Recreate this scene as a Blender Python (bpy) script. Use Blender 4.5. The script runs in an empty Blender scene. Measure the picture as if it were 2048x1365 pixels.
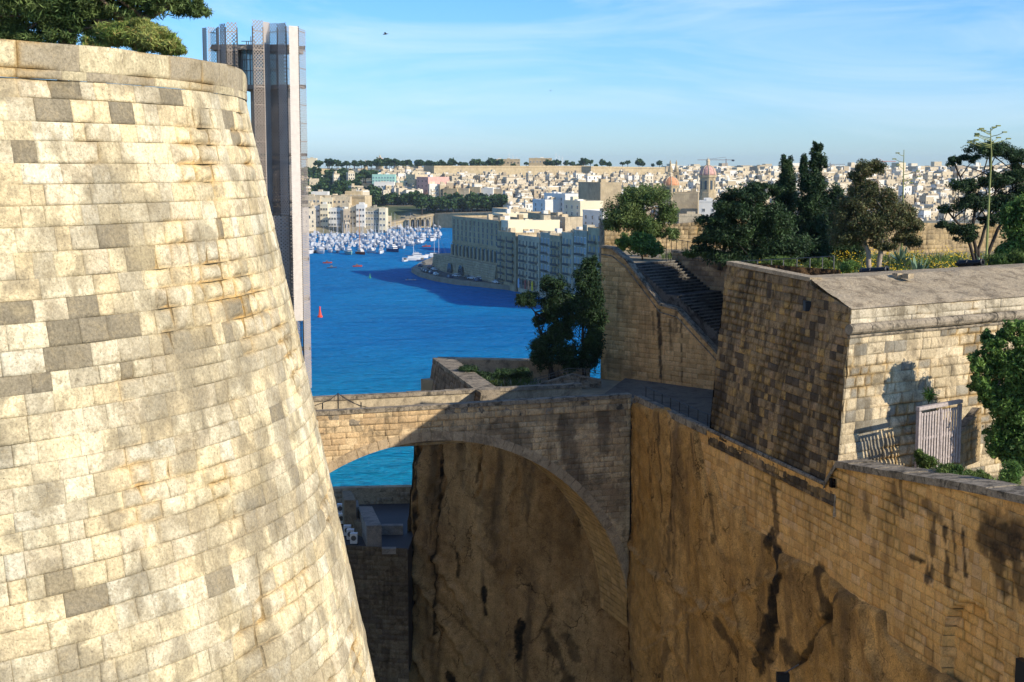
import bpy, math, random
import numpy as np
from mathutils import Vector, Matrix
R = math.radians
S = bpy.context.scene
COL = S.collection
# ---------------------------------------------------------------- camera, sky, sun, exposure
F = 2844.44; HC = 52.0
PITCH = math.atan((682.5 - 335) / F)
cam = bpy.data.objects.new("camera", bpy.data.cameras.new("camera")); COL.objects.link(cam)
cam.data.lens = 50; cam.data.sensor_width = 36; cam.data.clip_end = 20000; cam.data.clip_start = .5
cam.location = (0, 0, HC); cam.rotation_euler = (math.pi / 2 - PITCH, 0, 0)
S.camera = cam
SUN = Vector((.87, -.50, .47)).normalized()
w = bpy.data.worlds.new("World"); S.world = w; w.use_nodes = True
nt = w.node_tree; nt.nodes.clear()
def N(t, kind, **kw):
    n = t.nodes.new(kind)
    for k, v in kw.items():
        if k.startswith('_'): setattr(n, k[1:], v)
        else:
            key = int(k[1:]) if k[0] == 'i' and k[1:].isdigit() else k.replace('__', ' ')
            n.inputs[key].default_value = v
    return n
def L(t, a, b, ao=0, bi=0): t.links.new(a.outputs[ao], b.inputs[bi])
sky = N(nt, 'ShaderNodeTexSky', _sky_type='NISHITA', _sun_disc=False, _sun_elevation=math.asin(SUN.z),
        _sun_rotation=math.atan2(SUN.x, SUN.y), _air_density=1.0, _dust_density=.1, _ozone_density=1.5, _altitude=50)
tc = N(nt, 'ShaderNodeTexCoord')
mp = N(nt, 'ShaderNodeMapping'); mp.inputs['Scale'].default_value = (1.1, 1.1, 6.5); mp.inputs['Rotation'].default_value = (.10, .16, .3)
L(nt, tc, mp)
cn = N(nt, 'ShaderNodeTexNoise', Scale=2.2, Detail=9, Roughness=.62, Distortion=1.1); L(nt, mp, cn)
cr = N(nt, 'ShaderNodeValToRGB'); cr.color_ramp.elements[0].position = .46; cr.color_ramp.elements[1].position = .78
cr.color_ramp.elements[0].color = (0, 0, 0, 1); cr.color_ramp.elements[1].color = (.55, .55, .55, 1)
L(nt, cn, cr)
gm = N(nt, 'ShaderNodeMix', _data_type='RGBA', _blend_type='MULTIPLY'); gm.inputs[0].default_value = 1
L(nt, sky, gm, 0, 6)
sxs = N(nt, 'ShaderNodeSeparateXYZ'); L(nt, tc, sxs)
tr_ = N(nt, 'ShaderNodeValToRGB'); e_ = tr_.color_ramp.elements; e_[0].position = 0.0; e_[0].color = (.38, .56, .92, 1); e_[1].position = .22; e_[1].color = (.20, .54, .92, 1)
nt.links.new(sxs.outputs[2], tr_.inputs[0]); L(nt, tr_, gm, 0, 7)
mx = N(nt, 'ShaderNodeMix', _data_type='RGBA'); L(nt, cr, mx, 0, 0); L(nt, gm, mx, 2, 6); mx.inputs[7].default_value = (4.6, 5.2, 5.8, 1)
bg = N(nt, 'ShaderNodeBackground', Strength=.14); L(nt, mx, bg, 2, 0)
wo = N(nt, 'ShaderNodeOutputWorld'); L(nt, bg, wo)
sl = bpy.data.lights.new("sun", 'SUN'); sl.energy = 4.3; sl.angle = R(.5); sl.color = (1, .89, .72)
so = bpy.data.objects.new("sun", sl); COL.objects.link(so); so.location = (60, -40, 120)
so.rotation_euler = (-SUN).to_track_quat('-Z', 'Y').to_euler()
S.view_settings.view_transform = 'Standard'; S.view_settings.look = 'None'; S.view_settings.exposure = 0.6
S.view_settings.gamma = 1; S.render.engine = 'CYCLES'
S.cycles.max_bounces = 8; S.cycles.diffuse_bounces = 5; S.cycles.transparent_max_bounces = 24

# ---------------------------------------------------------------- pixel -> world calibration helpers
cp, sp = math.cos(PITCH), math.sin(PITCH)
def ray(px, py):
    xr = (px - 1024) / F; yr = (682.5 - py) / F
    y = cp + yr * sp
    return np.array((xr / y, 1.0, (-sp + yr * cp) / y))
def at(px, py, D): return np.array((0, 0, HC)) + ray(px, py) * D
def pz(px, py, z):
    r = ray(px, py); return at(px, py, (z - HC) / r[2])
def onp(px, py, P, d):            # vertical plane through P along d
    r = ray(px, py); n = np.array((d[1], -d[0])); D = (P[0] * n[0] + P[1] * n[1]) / (r[0] * n[0] + r[1] * n[1])
    return at(px, py, D)
def unit(v): v = np.array(v, float); return v / np.linalg.norm(v)

# ---------------------------------------------------------------- noise
def vn(P, f=1.0, seed=0):
    P = np.asarray(P, float) * f + seed * 17.31
    i = np.floor(P).astype(np.int64); t = P - i; t = t * t * (3 - 2 * t)
    out = np.zeros(len(P))
    for dx in (0, 1):
        for dy in (0, 1):
            for dz in (0, 1):
                h = (i[:, 0] + dx) * 374761393 + (i[:, 1] + dy) * 668265263 + (i[:, 2] + dz) * 2147483647 % 1274126177 + seed * 974711
                h = (h ^ (h >> 13)) * 1274126177; h = (h ^ (h >> 16)) & 0xffff
                wgt = (t[:, 0] if dx else 1 - t[:, 0]) * (t[:, 1] if dy else 1 - t[:, 1]) * (t[:, 2] if dz else 1 - t[:, 2])
                out += wgt * (h / 65535.0)
    return out
def fbm(P, f, oct=4, seed=0):
    s = 0; a = .5
    for k in range(oct): s = s + a * vn(P, f * 2 ** k, seed + k); a *= .5
    return s / (1 - .5 ** oct)

# ---------------------------------------------------------------- object helpers
def tag(o, label=None, cat=None, group=None, kind=None):
    if label: o['label'] = label
    if cat: o['category'] = cat
    if group: o['group'] = group
    if kind: o['kind'] = kind
    return o
def thing(name, label, cat, loc=(0, 0, 0), group=None, rz=0):
    o = bpy.data.objects.new(name, None); COL.objects.link(o); o.location = tuple(float(c) for c in loc); o.rotation_euler = (0, 0, rz)
    o.empty_display_size = .5
    return tag(o, label, cat, group)
def wloc(o):
    v = Vector((0, 0, 0))
    while o is not None: v = v + o.location; o = o.parent
    return v
def mesh_obj(name, V, Fc, mats, parent=None, base=None, mi=None, smooth=False, tint=None, local=False):
    """V in world coordinates (unless local); origin moved to the parent's place or to base"""
    V = np.asarray(V, float).reshape(-1, 3)
    org = np.array(wloc(parent)) if parent is not None else (np.array(base, float) if base is not None else np.zeros(3))
    if not local: V = V - org
    me = bpy.data.meshes.new(name)
    if isinstance(Fc, np.ndarray):
        n, k = Fc.shape
        me.vertices.add(len(V)); me.vertices.foreach_set('co', V.astype(np.float32).ravel())
        me.loops.add(n * k); me.loops.foreach_set('vertex_index', Fc.astype(np.int32).ravel())
        me.polygons.add(n); me.polygons.foreach_set('loop_start', np.arange(0, n * k, k, dtype=np.int32))
        me.update(calc_edges=True)
    else:
        me.from_pydata(V.tolist(), [], Fc)
    if not isinstance(mats, (list, tuple)): mats = [mats]
    for m in mats: me.materials.append(m)
    if mi is not None: me.polygons.foreach_set('material_index', np.asarray(mi, dtype=np.int32))
    if smooth: me.polygons.foreach_set('use_smooth', np.ones(len(me.polygons), dtype=bool))
    if tint is not None:
        a = me.color_attributes.new('tint', 'FLOAT_COLOR', 'POINT')
        c = np.ones((len(V), 4), np.float32); c[:, :3] = np.clip(tint, 0, 1); a.data.foreach_set('color', c.ravel())
    me.validate(); me.update()
    o = bpy.data.objects.new(name, me); COL.objects.link(o)
    if parent is not None: o.parent = parent
    elif base is not None: o.location = tuple(float(c) for c in base)
    return o
class MB:
    def __init__(s): s.V = []; s.F = []; s.M = []
    def add(s, V, F_, m=0):
        b = len(s.V); s.V += [tuple(map(float, v)) for v in V]; s.F += [[b + i for i in f] for f in F_]; s.M += [m] * len(F_)
        return s
    def box(s, c, size, rz=0, m=0, taper=0):
        cx, cy, cz = c; x, y, z = [q / 2 for q in size]; ca, sa = math.cos(rz), math.sin(rz); V = []
        for dz in (-1, 1):
            k = 1 - (taper if dz > 0 else 0)
            for dx, dy in ((-1, -1), (1, -1), (1, 1), (-1, 1)):
                a, b = dx * x * k, dy * y * k; V.append((cx + a * ca - b * sa, cy + a * sa + b * ca, cz + dz * z))
        return s.add(V, [(0, 3, 2, 1), (4, 5, 6, 7), (0, 1, 5, 4), (1, 2, 6, 5), (2, 3, 7, 6), (3, 0, 4, 7)], m)
    def prism(s, poly, z0, z1, m=0):
        n = len(poly)
        zb = z0 if hasattr(z0, '__len__') else [z0] * n; zt = z1 if hasattr(z1, '__len__') else [z1] * n
        V = [(p[0], p[1], zb[i]) for i, p in enumerate(poly)] + [(p[0], p[1], zt[i]) for i, p in enumerate(poly)]
        a = sum(poly[i][0] * poly[(i + 1) % n][1] - poly[(i + 1) % n][0] * poly[i][1] for i in range(n))
        Fs = [list(range(n))[::-1], list(range(n, 2 * n))] + [[i, (i + 1) % n, (i + 1) % n + n, i + n] for i in range(n)]
        if a < 0: Fs = [f[::-1] for f in Fs]
        return s.add(V, Fs, m)
    def tube(s, pts, rad, n=7, m=0, cap=True):
        pts = [np.array(p, float) for p in pts]
        if not hasattr(rad, '__len__'): rad = [rad] * len(pts)
        V = []; 
        for i, p in enumerate(pts):
            d = unit(pts[min(i + 1, len(pts) - 1)] - pts[max(i - 1, 0)] + 1e-9)
            a = np.cross(d, (0, 0, 1)) if abs(d[2]) < .9 else np.cross(d, (1, 0, 0)); a = unit(a); b = np.cross(d, a)
            for k in range(n):
                t = 2 * math.pi * k / n; V.append(p + rad[i] * (math.cos(t) * a + math.sin(t) * b))
        Fs = [(i * n + k, i * n + (k + 1) % n, (i + 1) * n + (k + 1) % n, (i + 1) * n + k) for i in range(len(pts) - 1) for k in range(n)]
        if cap: Fs += [list(range(n))[::-1], list(range((len(pts) - 1) * n, len(pts) * n))]
        return s.add(V, Fs, m)
    def lathe(s, c, prof, n=16, m=0, axis=(0, 0, 1)):
        ax = unit(axis); a = unit(np.cross(ax, (0, 1, 0))) if abs(ax[1]) < .9 else unit(np.cross(ax, (1, 0, 0))); b = np.cross(ax, a)
        V = [np.array(c) + ax * h + r * (math.cos(2 * math.pi * k / n) * a + math.sin(2 * math.pi * k / n) * b) for r, h in prof for k in range(n)]
        Fs = [(i * n + k, i * n + (k + 1) % n, (i + 1) * n + (k + 1) % n, (i + 1) * n + k) for i in range(len(prof) - 1) for k in range(n)]
        Fs += [list(range(n))[::-1], list(range((len(prof) - 1) * n, len(prof) * n))]
        return s.add(V, Fs, m)
    def build(s, name, mats, parent=None, base=None, smooth=False, local=False):
        return mesh_obj(name, s.V, s.F, mats, parent, base, s.M if isinstance(mats, (list, tuple)) and len(mats) > 1 else None, smooth, local=local)

# ---------------------------------------------------------------- materials
def newmat(name):
    m = bpy.data.materials.new(name); m.use_nodes = True; t = m.node_tree; t.nodes.clear()
    o = N(t, 'ShaderNodeOutputMaterial'); b = N(t, 'ShaderNodeBsdfPrincipled', Roughness=.85); L(t, b, o)
    b.inputs['Specular IOR Level'].default_value = .25
    return m, t, b, o
def ramp(t, pts):
    r = N(t, 'ShaderNodeValToRGB'); e = r.color_ramp.elements
    e[0].position, e[0].color = pts[0][0], pts[0][1]; e[1].position, e[1].color = pts[-1][0], pts[-1][1]
    for p, c in pts[1:-1]: q = e.new(p); q.color = c
    return r
def g(v): return (v, v, v, 1)
def mixc(t, mode, fac, a, b, ao=0, bo=0):
    m = N(t, 'ShaderNodeMix', _data_type='RGBA', _blend_type=mode)
    for v, i, q in ((fac, 0, 0), (a, 6, ao), (b, 7, bo)):
        if isinstance(v, bpy.types.Node): t.links.new(v.outputs[q], m.inputs[i])
        else: m.inputs[i].default_value = v if i == 0 else (v if len(v) == 4 else (*v, 1))
    return m
def stone(name, base=None, lichen=(.16, .14, .10), lam=.6, streak=.4, grain=.35, bump=.5, lsc=1.1, pits=.6, thr=.5, psc=1.0, pcol=(.32, .27, .19), mott=.35, cracks=0):
    m, t, b, o = newmat(name)
    geo = N(t, 'ShaderNodeNewGeometry')
    if base is None: c0 = N(t, 'ShaderNodeAttribute', _attribute_name='tint')
    else: c0 = N(t, 'ShaderNodeRGB'); c0.outputs[0].default_value = (*base, 1)
    def noise(sc, det=6, rough=.6, scale=None, dist=0):
        n = N(t, 'ShaderNodeTexNoise', Scale=sc, Detail=det, Roughness=rough, Distortion=dist)
        if scale: mpg = N(t, 'ShaderNodeMapping'); mpg.inputs['Scale'].default_value = scale; L(t, geo, mpg); L(t, mpg, n)
        else: L(t, geo, n)
        return n
    # lichen / grime patches with a ragged edge
    n1 = noise(lsc, 12, .72, dist=.6); r1 = ramp(t, [(thr, g(0)), (thr + .13, g(lam))]); L(t, n1, r1)
    c = mixc(t, 'MIX', r1, c0, lichen)
    n2 = noise(2.1, 7, .6, (1, 1, .13), .4); r2 = ramp(t, [(.5, g(0)), (.72, g(streak))]); L(t, n2, r2)
    c = mixc(t, 'MIX', r2, c, tuple(x * .55 for x in lichen), 0 if False else 2)
    nm = noise(4.2, 9, .75, dist=.8); rm = ramp(t, [(.52, g(0)), (.60, g(mott))]); L(t, nm, rm); c = mixc(t, 'MIX', rm, c, tuple(x * 1.25 for x in lichen), 2)
    n3 = noise(16, 8, .75); r3 = ramp(t, [(.3, g(1 - grain)), (.7, g(1 + grain * .35))]); L(t, n3, r3)
    c = mixc(t, 'MULTIPLY', 1.0, c, r3, 2, 0)
    n4 = noise(26 * psc, 3, .5); r4 = ramp(t, [(.63, g(0)), (.70, g(pits))]); L(t, n4, r4)
    c = mixc(t, 'MIX', r4, c, tuple(x * .5 for x in pcol), 2)
    if cracks:
        nd = noise(1.1, 5, .6); vm = N(t, 'ShaderNodeVectorMath', _operation='SCALE'); vm.inputs[3].default_value = 1.6; t.links.new(nd.outputs['Color'], vm.inputs[0]); va = N(t, 'ShaderNodeVectorMath', _operation='ADD'); L(t, geo, va); L(t, vm, va, 0, 1)
        mc = N(t, 'ShaderNodeMapping'); mc.inputs['Scale'].default_value = (1, 1, .45); mc.inputs['Rotation'].default_value = (.5, .4, 0); L(t, va, mc)
        vo = N(t, 'ShaderNodeTexVoronoi', _feature='DISTANCE_TO_EDGE', Scale=cracks); L(t, mc, vo); rc = ramp(t, [(.0, g(.9)), (.022, g(0))]); L(t, vo, rc); nk = noise(.5, 3, .5); rk = ramp(t, [(.46, g(0)), (.6, g(1))]); L(t, nk, rk); ck = mixc(t, 'MULTIPLY', 1.0, rc, rk); c = mixc(t, 'MIX', ck, c, tuple(x * .35 for x in pcol), 2); t.links.new(ck.outputs[2], c.inputs[0])
    n5 = noise(.35, 4, .5); r5 = ramp(t, [(.3, g(.82)), (.7, g(1.1))]); L(t, n5, r5)
    c = mixc(t, 'MULTIPLY', 1.0, c, r5, 2, 0)
    L(t, c, b, 2, 0)
    b1 = noise(7, 9, .7); bp = N(t, 'ShaderNodeBump', Strength=bump, Distance=.05); t.links.new(b1.outputs[0], bp.inputs['Height'])
    bp2 = N(t, 'ShaderNodeBump', Strength=bump * .7, Distance=-.03); t.links.new(r4.outputs[0], bp2.inputs['Height']); t.links.new(bp.outputs[0], bp2.inputs['Normal'])
    t.links.new(bp2.outputs[0], b.inputs['Normal'])
    b.inputs['Roughness'].default_value = .93; b.inputs['Specular IOR Level'].default_value = .12
    return m
def plain(name, col, rough=.7, metal=0, var=.12, sc=4, spec=.3):
    m, t, b, o = newmat(name)
    tcx = N(t, 'ShaderNodeTexCoord'); n = N(t, 'ShaderNodeTexNoise', Scale=sc, Detail=5); t.links.new(tcx.outputs['Object'], n.inputs[0])
    r = ramp(t, [(.3, (*[x * (1 - var) for x in col], 1)), (.7, (*[min(1, x * (1 + var)) for x in col], 1))]); L(t, n, r); L(t, r, b)
    b.inputs['Roughness'].default_value = rough; b.inputs['Metallic'].default_value = metal; b.inputs['Specular IOR Level'].default_value = spec
    return m
def housemat(name, cols, rough=.85):
    m, t, b, o = newmat(name)
    oi = N(t, 'ShaderNodeObjectInfo'); k = len(cols)
    r = ramp(t, [(i / k, (*c, 1)) for i, c in enumerate(cols)]); r.color_ramp.interpolation = 'CONSTANT'
    geo = N(t, 'ShaderNodeNewGeometry')
    mul = N(t, 'ShaderNodeMath', _operation='ADD')
    t.links.new(oi.outputs['Random'], mul.inputs[0]); t.links.new(geo.outputs['Random Per Island'], mul.inputs[1])
    fr = N(t, 'ShaderNodeMath', _operation='FRACT'); L(t, mul, fr); L(t, fr, r)
    n = N(t, 'ShaderNodeTexNoise', Scale=.7, Detail=6, Roughness=.7); L(t, geo, n)
    r2 = ramp(t, [(.3, g(.72)), (.65, g(1.08))]); L(t, n, r2)
    c = mixc(t, 'MULTIPLY', 1.0, r, r2); L(t, c, b, 2, 0); b.inputs['Roughness'].default_value = rough
    return m
def leafmat(name, c1, c2, c3=None, sc=1.2):
    m, t, b, o = newmat(name)
    geo = N(t, 'ShaderNodeNewGeometry'); n = N(t, 'ShaderNodeTexNoise', Scale=sc, Detail=3); L(t, geo, n)
    r = ramp(t, [(.35, (*c1, 1)), (.65, (*c2, 1))]); L(t, n, r)
    rr = ramp(t, [(0, g(.45)), (1, g(1.55))]); t.links.new(geo.outputs['Random Per Island'], rr.inputs[0])
    c = mixc(t, 'MULTIPLY', 1.0, r, rr)
    if c3:
        r3 = ramp(t, [(.86, g(0)), (.9, g(1))]); t.links.new(geo.outputs['Random Per Island'], r3.inputs[0]); c = mixc(t, 'MIX', r3, c, c3, 2)
    L(t, c, b, 2, 0); b.inputs['Roughness'].default_value = .6
    tr = N(t, 'ShaderNodeBsdfTranslucent'); L(t, c, tr, 2, 0); ms = N(t, 'ShaderNodeMixShader'); ms.inputs[0].default_value = .22
    L(t, b, ms, 0, 1); L(t, tr, ms, 0, 2); L(t, ms, o); return m

M = dict(
 bast=stone('limestone_weathered', lichen=(.32, .26, .16), lam=.66, streak=.3, grain=.5, bump=.8, lsc=.95, pits=.6, thr=.50, mott=.6),
 lime=stone('limestone_lit', lichen=(.16, .13, .085), lam=.75, streak=.6, grain=.45, bump=.6, lsc=1.0, thr=.5, mott=.5),
 warm=stone('limestone_warm', lichen=(.20, .12, .055), lam=.5, streak=.45, grain=.3, bump=.35, lsc=.7, thr=.54, pits=.45, pcol=(.16, .10, .05)),
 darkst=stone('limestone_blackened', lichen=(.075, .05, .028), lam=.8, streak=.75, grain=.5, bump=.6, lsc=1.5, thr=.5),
 rock=stone('cut_rock', lichen=(.10, .062, .03), lam=.5, streak=.3, grain=.6, bump=1.0, lsc=.5, thr=.53, pits=.7, psc=.6, pcol=(.07, .045, .02), cracks=.5),
 coping=stone('coping_stone', base=(.36, .30, .22), lichen=(.05, .045, .036), lam=.85, streak=.3, grain=.5, bump=.6, lsc=2.0, thr=.47),
 pave=stone('paving_stone', base=(.20, .17, .13), lichen=(.07, .06, .05), lam=.7, streak=0, grain=.4, bump=.4, lsc=.8),
 step=stone('step_stone', base=(.14, .13, .115), lichen=(.03, .028, .025), lam=.9, streak=.1, grain=.5, bump=.4, lsc=1.2, thr=.46),
 roofst=stone('parapet_top_stone', base=(.56, .45, .30), lichen=(.22, .17, .11), lam=.8, streak=.0, grain=.6, bump=1.4, lsc=1.1, thr=.49, mott=.6),
 farst=stone('distant_stone', base=(.50, .40, .25), lichen=(.26, .21, .15), lam=.6, streak=.3, grain=.3, bump=.3, lsc=.12, thr=.5),
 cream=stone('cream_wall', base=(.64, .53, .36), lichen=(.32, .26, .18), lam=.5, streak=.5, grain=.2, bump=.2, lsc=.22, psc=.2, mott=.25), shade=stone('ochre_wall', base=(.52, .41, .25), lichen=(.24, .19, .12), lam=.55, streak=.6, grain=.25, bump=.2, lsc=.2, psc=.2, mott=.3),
 white=plain('white_wall', (.68, .66, .60), var=.08, sc=.3), pink=plain('pink_wall', (.55, .33, .28), var=.1, sc=.3),
 palegreen=plain('pale_green_glass', (.33, .56, .48), var=.1, sc=.2), pane=plain('window_dark', (.03, .045, .06), rough=.2, var=.3, spec=.6),
 shutter=plain('blue_grey_shutter', (.16, .23, .28), var=.3), iron=plain('dark_iron', (.02, .022, .026), rough=.45, metal=.4),
 iron2=plain('grey_rail', (.13, .13, .12), rough=.6, metal=.3), asphalt=plain('asphalt', (.06, .06, .062), var=.25, sc=.2),
 gate=plain('weathered_timber', (.34, .29, .27), var=.25, sc=9), boatw=plain('boat_white', (.58, .59, .60), rough=.35, var=.04),
 boatg=plain('boat_teal', (.18, .38, .36), rough=.35), boatr=plain('boat_red', (.30, .05, .035), rough=.4), boatb=plain('boat_navy', (.03, .06, .14), rough=.3),
 red=plain('buoy_red', (.72, .07, .03), rough=.4), green=plain('buoy_green', (.03, .30, .14), rough=.4),
 dome=plain('red_dome', (.52, .30, .25), var=.2, sc=.6), orange=plain('orange_dome', (.60, .27, .13), var=.2, sc=.6), blueroof=plain('blue_metal_roof', (.30, .45, .60), rough=.4),
 bark=plain('bark', (.16, .115, .08), var=.35, sc=7, rough=.9), palebark=plain('pale_bark', (.33, .27, .21), var=.3, sc=6, rough=.9), darkbark=plain('dark_bark', (.045, .035, .028), var=.3, rough=.9),
 conc=plain('shaft_concrete', (.27, .23, .19), var=.25, sc=1.2), steel=plain('steel_frame', (.16, .15, .14), rough=.5, metal=.4), ac=plain('appliance_white', (.75, .75, .73), rough=.5),
 yellow=plain('yellow_petals', (.75, .52, .02), var=.2), grey=plain('dusty_ground', (.27, .22, .14), var=.3, sc=1.0),
 pine=leafmat('pine_needles', (.055, .105, .028), (.15, .20, .06)), cyp=leafmat('cypress_leaves', (.014, .036, .014), (.045, .085, .028)),
 olive=leafmat('dusty_needles', (.055, .075, .025), (.15, .15, .06), (.17, .12, .06)), fresh=leafmat('fresh_leaves', (.05, .11, .02), (.16, .26, .055)),
 dry=leafmat('feathery_shrub', (.16, .24, .05), (.32, .36, .10), (.42, .30, .10)), weed=leafmat('weeds', (.05, .10, .02), (.14, .19, .04)),
 farleaf=leafmat('distant_leaves', (.025, .06, .018), (.06, .11, .03), sc=.12), agave=leafmat('agave_leaf', (.11, .19, .12), (.22, .30, .19)),
 house=housemat('house_walls', [(.60, .50, .34), (.70, .62, .47), (.52, .42, .27), (.78, .73, .62), (.56, .47, .33), (.64, .54, .37), (.80, .77, .70), (.46, .37, .25), (.66, .56, .40), (.38, .31, .22)]),
)
# perforated aluminium mesh (real holes cut by a diamond pattern on the sheet itself)
def meshmat(name, col, hole):
    m, t, b, o = newmat(name)
    tcx = N(t, 'ShaderNodeTexCoord'); sx = N(t, 'ShaderNodeSeparateXYZ'); t.links.new(tcx.outputs['UV'], sx.inputs[0])
    def math_(op, a, c, va=None, vb=None):
        n = N(t, 'ShaderNodeMath', _operation=op)
        for i, q in enumerate((a, c)):
            if q is None: continue
            if isinstance(q, (int, float)): n.inputs[i].default_value = q
            else: t.links.new(q, n.inputs[i])
        return n.outputs[0]
    a = math_('MULTIPLY', sx.outputs[0], 1 / .27); c = math_('MULTIPLY', sx.outputs[1], 1 / .25)
    s1 = math_('ABSOLUTE', math_('SUBTRACT', math_('FRACT', math_('ADD', a, c), None), .5), None)
    s2 = math_('ABSOLUTE', math_('SUBTRACT', math_('FRACT', math_('SUBTRACT', a, c), None), .5), None)
    mxx = math_('MAXIMUM', s1, s2); al = math_('GREATER_THAN', mxx, .5 - hole)
    edge = math_('LESS_THAN', math_('FRACT', math_('MULTIPLY', sx.outputs[1], 1 / 1.25), None), .05)
    al = math_('MAXIMUM', al, edge)
    n = N(t, 'ShaderNodeTexNoise', Scale=.8, Detail=4); t.links.new(tcx.outputs['UV'], n.inputs[0])
    r = ramp(t, [(.3, (*[x * .8 for x in col], 1)), (.7, (*col, 1))]); L(t, n, r); L(t, r, b)
    b.inputs['Metallic'].default_value = 0; b.inputs['Roughness'].default_value = .65
    t.links.new(al, b.inputs['Alpha']); return m
M['mesh_open'] = meshmat('aluminium_mesh_open', (.27, .23, .20), .15)
M['mesh_dense'] = meshmat('aluminium_mesh_dense', (.42, .37, .33), .27)
M['mesh_solid'] = plain('corrugated_aluminium', (.50, .46, .42), rough=.6, metal=.0, var=.08)
def glassmat():
    m, t, b, o = newmat('tinted_glass'); b.inputs['Base Color'].default_value = (.02, .10, .11, 1); b.inputs['Roughness'].default_value = .05
    b.inputs['Alpha'].default_value = .6; b.inputs['Specular IOR Level'].default_value = .6; return m
M['glass'] = glassmat()
def watermat():
    m, t, b, o = newmat('sea_water')
    geo = N(t, 'ShaderNodeNewGeometry')
    n0 = N(t, 'ShaderNodeTexNoise', Scale=.012, Detail=5, Roughness=.6); L(t, geo, n0)
    r0 = ramp(t, [(.35, (.0, .20, .54, 1)), (.68, (.001, .29, .68, 1))]); L(t, n0, r0)
    sx = N(t, 'ShaderNodeSeparateXYZ'); L(t, geo, sx)
    mr = N(t, 'ShaderNodeMapRange', i1=210., i2=420., i3=1., i4=0.); t.links.new(sx.outputs[1], mr.inputs[0])
    c = mixc(t, 'MIX', mr, r0, (.002, .38, .56, 1))
    mw = N(t, 'ShaderNodeMapping'); mw.inputs['Scale'].default_value = (1, 3.2, 1); mw.inputs['Rotation'].default_value = (0, 0, -.25); L(t, geo, mw)
    nw = N(t, 'ShaderNodeTexNoise', Scale=.014, Detail=10, Roughness=.7, Distortion=1.2); L(t, mw, nw); rw = ramp(t, [(.50, g(0)), (.72, g(.55))]); L(t, nw, rw)
    c = mixc(t, 'MIX', rw, c, (.02, .32, .62, 1), 2); nf = N(t, 'ShaderNodeTexNoise', Scale=.35, Detail=6, Roughness=.8); L(t, mw, nf); rf = ramp(t, [(.35, g(.62)), (.68, g(1.3))]); L(t, nf, rf)
    c = mixc(t, 'MULTIPLY', 1.0, c, rf, 2, 0); L(t, c, b, 2, 0)
    mpg = N(t, 'ShaderNodeMapping'); mpg.inputs['Scale'].default_value = (1, 1.7, 1); mpg.inputs['Rotation'].default_value = (0, 0, .35); L(t, geo, mpg)
    n1 = N(t, 'ShaderNodeTexNoise', Scale=.45, Detail=6, Roughness=.65); L(t, mpg, n1)
    n2 = N(t, 'ShaderNodeTexNoise', Scale=.07, Detail=4, Roughness=.55); L(t, mpg, n2)
    b1 = N(t, 'ShaderNodeBump', Strength=1.0, Distance=3.2); t.links.new(n1.outputs[0], b1.inputs['Height'])
    b2 = N(t, 'ShaderNodeBump', Strength=1.0, Distance=7); t.links.new(n2.outputs[0], b2.inputs['Height']); t.links.new(b1.outputs[0], b2.inputs['Normal'])
    t.links.new(b2.outputs[0], b.inputs['Normal'])
    df = N(t, 'ShaderNodeBsdfDiffuse'); L(t, c, df, 2, 0); gl = N(t, 'ShaderNodeBsdfGlossy', Roughness=.22); ms = N(t, 'ShaderNodeMixShader'); ms.inputs[0].default_value = .045
    t.links.new(b2.outputs[0], df.inputs['Normal']); t.links.new(b2.outputs[0], gl.inputs['Normal']); gl.inputs['Color'].default_value = (.8, .9, 1, 1)
    L(t, df, ms, 0, 1); L(t, gl, ms, 0, 2); L(t, ms, o)
    return m
M['water'] = watermat()

# ---------------------------------------------------------------- masonry and rock
def path_surf(pts, batter=lambda z: 0 * z, side=1):
    """vertical wall along a plan polyline; returns surf(u,z)->(P,N), length. side=+1: outward is to the right of travel"""
    P = np.array([p[:2] for p in pts], float); seg = np.diff(P, axis=0); ln = np.hypot(seg[:, 0], seg[:, 1]); cum = np.concatenate([[0], np.cumsum(ln)])
    nrm = np.stack([seg[:, 1], -seg[:, 0]], 1) / ln[:, None] * side
    nv = np.vstack([nrm[:1], (nrm[1:] + nrm[:-1]) / 2, nrm[-1:]]); nv /= np.linalg.norm(nv, axis=1)[:, None]
    def surf(u, z):
        X = np.interp(u, cum, P[:, 0]); Y = np.interp(u, cum, P[:, 1]); nx = np.interp(u, cum, nv[:, 0]); ny = np.interp(u, cum, nv[:, 1])
        b = batter(z); nn = np.stack([nx, ny, 0 * nx], 1)
        return np.stack([X + nx * b, Y + ny * b, z], 1), nn
    return surf, cum[-1]
def grid_faces(nu, nz, base):
    i, j = np.meshgrid(np.arange(nu), np.arange(nz), indexing='ij'); a = base + i * (nz + 1) + j
    return np.stack([a, a + nz + 1, a + nz + 2, a + 1], -1).reshape(-1, 4)
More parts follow.
